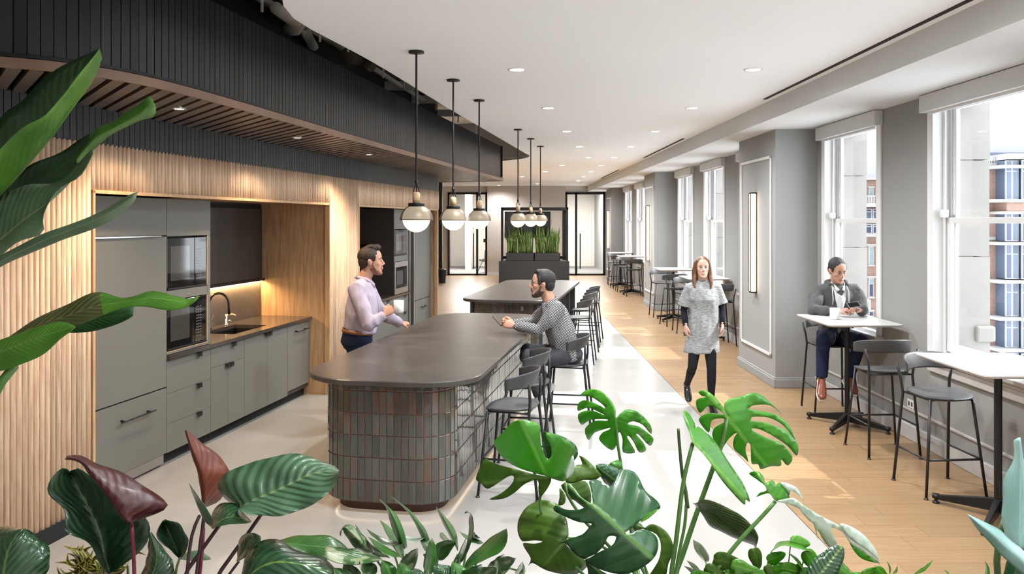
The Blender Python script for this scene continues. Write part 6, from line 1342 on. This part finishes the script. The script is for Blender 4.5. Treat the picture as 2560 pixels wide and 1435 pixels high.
for k, (b, t, wd) in enumerate((((1150,960),(1052,850),16), ((1860,985),(1975,898),20), ((1720,985),(1748,935),14), ((1700,990),(1684,905),10), ((1655,1000),(1600,930),14), ((490,1000),(402,900),26), ((470,1010),(385,935),20), ((2080,1010),(2050,960),10), ((1580,1000),(1425,978),8), ((540,1000),(430,960),16), ((560,1030),(640,960),30))):
    leaf1(po, R8(*b), R8(*t), wd*.3906*1.2, 4, 2.15+.01*k, LM['olive' if k in (5,6,9) else 'pot'], k, .02, 10); stem(po, [R8(*b), (R8(*b)[0], 1480)], 2.2, .002, STM['green'])
# --- blue-grey plant at the right edge
bl_ = plant('blue_dracaena', 'blue-grey leafed plant at the bottom right corner', 2590, 2.1)
leaf3(bl_, [(2524,1365),(2510,1330),(2505,1260),(2511,1200),(2531,1150),(2538,1120),(2534,1105),(2546,1094)], [(2545,1372),(2548,1320),(2550,1260),(2550,1200),(2547,1150),(2547,1120),(2544,1105),(2548,1095)], [(2566,1372),(2584,1330),(2598,1260),(2588,1205),(2560,1155),(2553,1125),(2553,1110),(2549,1095)], 2.06, 2.0, 2.04, LM['blue'], 24, .008, .004, 1)
leaf3(bl_, [(2600,1440),(2576,1395),(2529,1351),(2498,1323),(2458,1304),(2419,1286)], [(2600,1455),(2560,1405),(2517,1368),(2480,1334),(2448,1310),(2419,1286)], [(2600,1480),(2545,1425),(2505,1390),(2470,1351),(2439,1318),(2419,1286)], 2.0, 1.94, 1.96, LM['blue'], 22, .006, .004, 2)
leaf3(bl_, [(2510,1352),(2530,1330),(2560,1325),(2600,1350)], [(2512,1352),(2540,1345),(2570,1345),(2605,1360)], [(2514,1354),(2540,1362),(2575,1375),(2605,1380)], 2.08, 2.06, 2.06, LM['mond'], 14, .005, .003, 3)
leaf3(bl_, [(2505,1450),(2515,1410),(2525,1380),(2545,1365)], [(2530,1460),(2540,1420),(2545,1390),(2550,1365)], [(2570,1460),(2570,1420),(2562,1390),(2555,1365)], 2.06, 2.04, 2.04, LM['mond'], 14, .005, .003, 4)
leaf3(bl_, [(2462,1435),(2465,1415),(2462,1403)], [(2468,1440),(2469,1418),(2462,1403)], [(2475,1440),(2473,1420),(2463,1403)], 2.06, 2.04, 2.04, LM['pot'], 8, .002, .001, 5)
stem(bl_, [(2512,1300),(2500,1345),(2492,1400),(2490,1480)], 2.12, .010, STM['olive']); stem(bl_, [(2560,1370),(2580,1440),(2590,1500)], 2.05, .014, STM['olive'])
stem(bl_, [(2468,1438),(2480,1500)], 2.05, .003, STM['olive'])
# =================================================================== BUILDINGS ACROSS THE STREET
BY_ = 80.0
def bx(px): return (px-1280)/2000*BY_
def bz(py): return CAMH-(py-554)/2000*BY_
brick = bpy.data.materials.new('red_brick'); brick.use_nodes = True; N, L = nodes(brick); b = N['Principled BSDF']; b.inputs['Roughness'].default_value = .9
tc = N.new('ShaderNodeTexCoord'); mp = N.new('ShaderNodeMapping'); mp.inputs['Rotation'].default_value = (PI/2,0,0); bt = N.new('ShaderNodeTexBrick'); bt.inputs['Color1'].default_value = (.20,.115,.085,1); bt.inputs['Color2'].default_value = (.25,.15,.11,1); bt.inputs['Mortar'].default_value = (.27,.23,.2,1); bt.inputs['Scale'].default_value = 2.2; bt.inputs['Mortar Size'].default_value = .015
L.new(tc.outputs['Object'], mp.inputs[0]); L.new(mp.outputs[0], bt.inputs[0]); L.new(bt.outputs[0], b.inputs['Base Color'])
bgl = mat('building_glass', (.06,.09,.14), .12, spec=.8); bgd = mat('building_glass_dark', (.03,.045,.09), .12, spec=.8); bgt = mat('building_glass_teal', (.16,.26,.27), .15, spec=.8); bst = mat('building_stone', (.32,.31,.295), .8); bmt = mat('building_mullion', (.33,.33,.35), .5); roofm = mat('roof_metal', (.30,.305,.33), .6)
def part(o, name, m, x0, x1, y0, y1, z0, z1, bev=0): return MB().box(x0-o.location.x, x1-o.location.x, y0-o.location.y, y1-o.location.y, z0-o.location.z, z1-o.location.z).build(name, m, o)
def win(o, px0, px1, py0, py1, Y, nx=2, m=None, rail=True):
    x0, x1, z1, z0 = bx(px0), bx(px1), bz(py0), bz(py1)
    f = part(o, 'window', bmt, x0, x1, Y-.12, Y+.05, z0, z1); k = MB()
    w_ = (x1-x0)/nx; e = .10
    for i in range(nx):
        a, c = x0+i*w_+e, x0+(i+1)*w_-e; zm = z0+(z1-z0)*.72
        for (p, q) in ((z0+e, zm-.05), (zm+.05, z1-e)):
            g = part(o, 'pane', (m or bgl) if (i+int(p)) % 3 else bgd, a, c, Y-.15, Y-.11, p, q); g.parent = f
    return f
o = thing('brick_building', 'brick apartment building with glass corner bay across the street, seen through nearest window', 'building', (bx(2500), BY_, bz(1100)))
part(o, 'wall', brick, bx(2400), bx(2500), BY_, BY_+14, bz(1100), bz(415)); part(o, 'wall', brick, bx(2500), bx(2760), BY_-.2, BY_+14, bz(1100), bz(430))
part(o, 'penthouse', roofm, bx(2436), bx(2800), BY_+4, BY_+13.9, bz(430), bz(340)); pr = part(o, 'parapet', bst, bx(2400), bx(2498), BY_-.2, BY_+.3, bz(424), bz(408))
part(o, 'penthouse_glazing', bgd, bx(2470), bx(2700), BY_+2.5, BY_+4, bz(400), bz(376)); part(o, 'cornice', bst, bx(2486), bx(2780), BY_-2.2, BY_+3, bz(402), bz(388))
rl = MB()
for k in range(14): x = bx(2440+k*4); rl.box(x-.03-o.location.x, x+.03-o.location.x, -.2, -.14, bz(408)-o.location.z, bz(392)-o.location.z)
rl.box(bx(2440)-o.location.x, bx(2496)-o.location.x, -.22, -.12, bz(392)-o.location.z, bz(391)-o.location.z).build('railing', bmt, o)
# corner bay
for (a, c, hasb) in ((404,500,1), (532,602,1), (610,694,1), (704,786,1), (795,862,1), (875,950,1), (958,1040,1)):
    for x0, x1, nx, yo in ((2488,2519,2,-1.6), (2521,2540,1,-2.0), (2543,2640,3,-2.2)):
        f = win(o, x0, x1, a, c, BY_+yo, nx)
    part(o, 'bay_core', bgl, bx(2489), bx(2700), BY_-1.5, BY_, bz(c), bz(a))
for py in (420, 607, 700, 790, 866, 954): part(o, 'bay_ledge', bmt, bx(2460 if py != 420 else 2462), bx(2760), BY_-2.6, BY_, bz(py+4), bz(py-3))
part(o, 'stone_band', bst, bx(2400), bx(2780), BY_-2.2, BY_+.1, bz(507), bz(500)); part(o, 'brick_band', brick, bx(2486), bx(2760), BY_-2.0, BY_, bz(530), bz(507)); part(o, 'stone_band', bst, bx(2470), bx(2700), BY_-2.1, BY_, bz(536), bz(529))
for a, c in ((448,497), (540,590), (622,675), (712,762), (800,850)):
    win(o, 2444, 2458, a, c, BY_, 1, bgt); part(o, 'stone_lintel', bst, bx(2442), bx(2460), BY_-.2, BY_, bz(a), bz(a-7))
part(o, 'stone_band', bst, bx(2400), bx(2487), BY_-.15, BY_, bz(600), bz(592))
BY_ = 95.0
o = thing('brick_building', 'farther brick building with paired windows, seen past the hoodie man', 'building', (bx(2180), BY_, bz(1100)))
part(o, 'wall', brick, bx(1980), bx(2290), BY_, BY_+12, bz(1100), bz(447)); part(o, 'mansard_roof', roofm, bx(1980), bx(2300), BY_+.5, BY_+12, bz(447), bz(403)); part(o, 'cornice', bst, bx(1980), bx(2300), BY_-.5, BY_+1, bz(450), bz(444))
for k in range(9):
    x = 2018+k*25.5
    for a, c in ((470,490), (617,662), (697,742), (778,820)):
        win(o, x, x+12, a, c, BY_, 1, bgt); part(o, 'stone_lintel', bst, bx(x-2), bx(x+14), BY_-.2, BY_, bz(a), bz(a-4)); part(o, 'stone_sill', bst, bx(x-2), bx(x+14), BY_-.25, BY_, bz(c+4), bz(c))
part(o, 'balcony', bst, bx(1980), bx(2300), BY_-2, BY_, bz(518), bz(509)); rl = MB()
for k in range(70): x = bx(2000+k*4); rl.box(x-.04-o.location.x, x+.04-o.location.x, -2, -1.9, bz(509)-o.location.z, bz(492)-o.location.z)
rl.box(bx(1990)-o.location.x, bx(2290)-o.location.x, -2.02, -1.9, bz(492)-o.location.z, bz(490)-o.location.z).build('railing', bmt, o)
for a, c in ((522,548), (560,584)):
    for k in range(12): win(o, 2000+k*22, 2020+k*22, a, c, BY_-.5, 1, bgl)
part(o, 'stone_band', bst, bx(1980), bx(2300), BY_-.7, BY_, bz(592), bz(584)); part(o, 'stone_band', bst, bx(1980), bx(2300), BY_-.3, BY_, bz(614), bz(610)); part(o, 'stone_band', bst, bx(1980), bx(2300), BY_-.3, BY_, bz(694), bz(690))
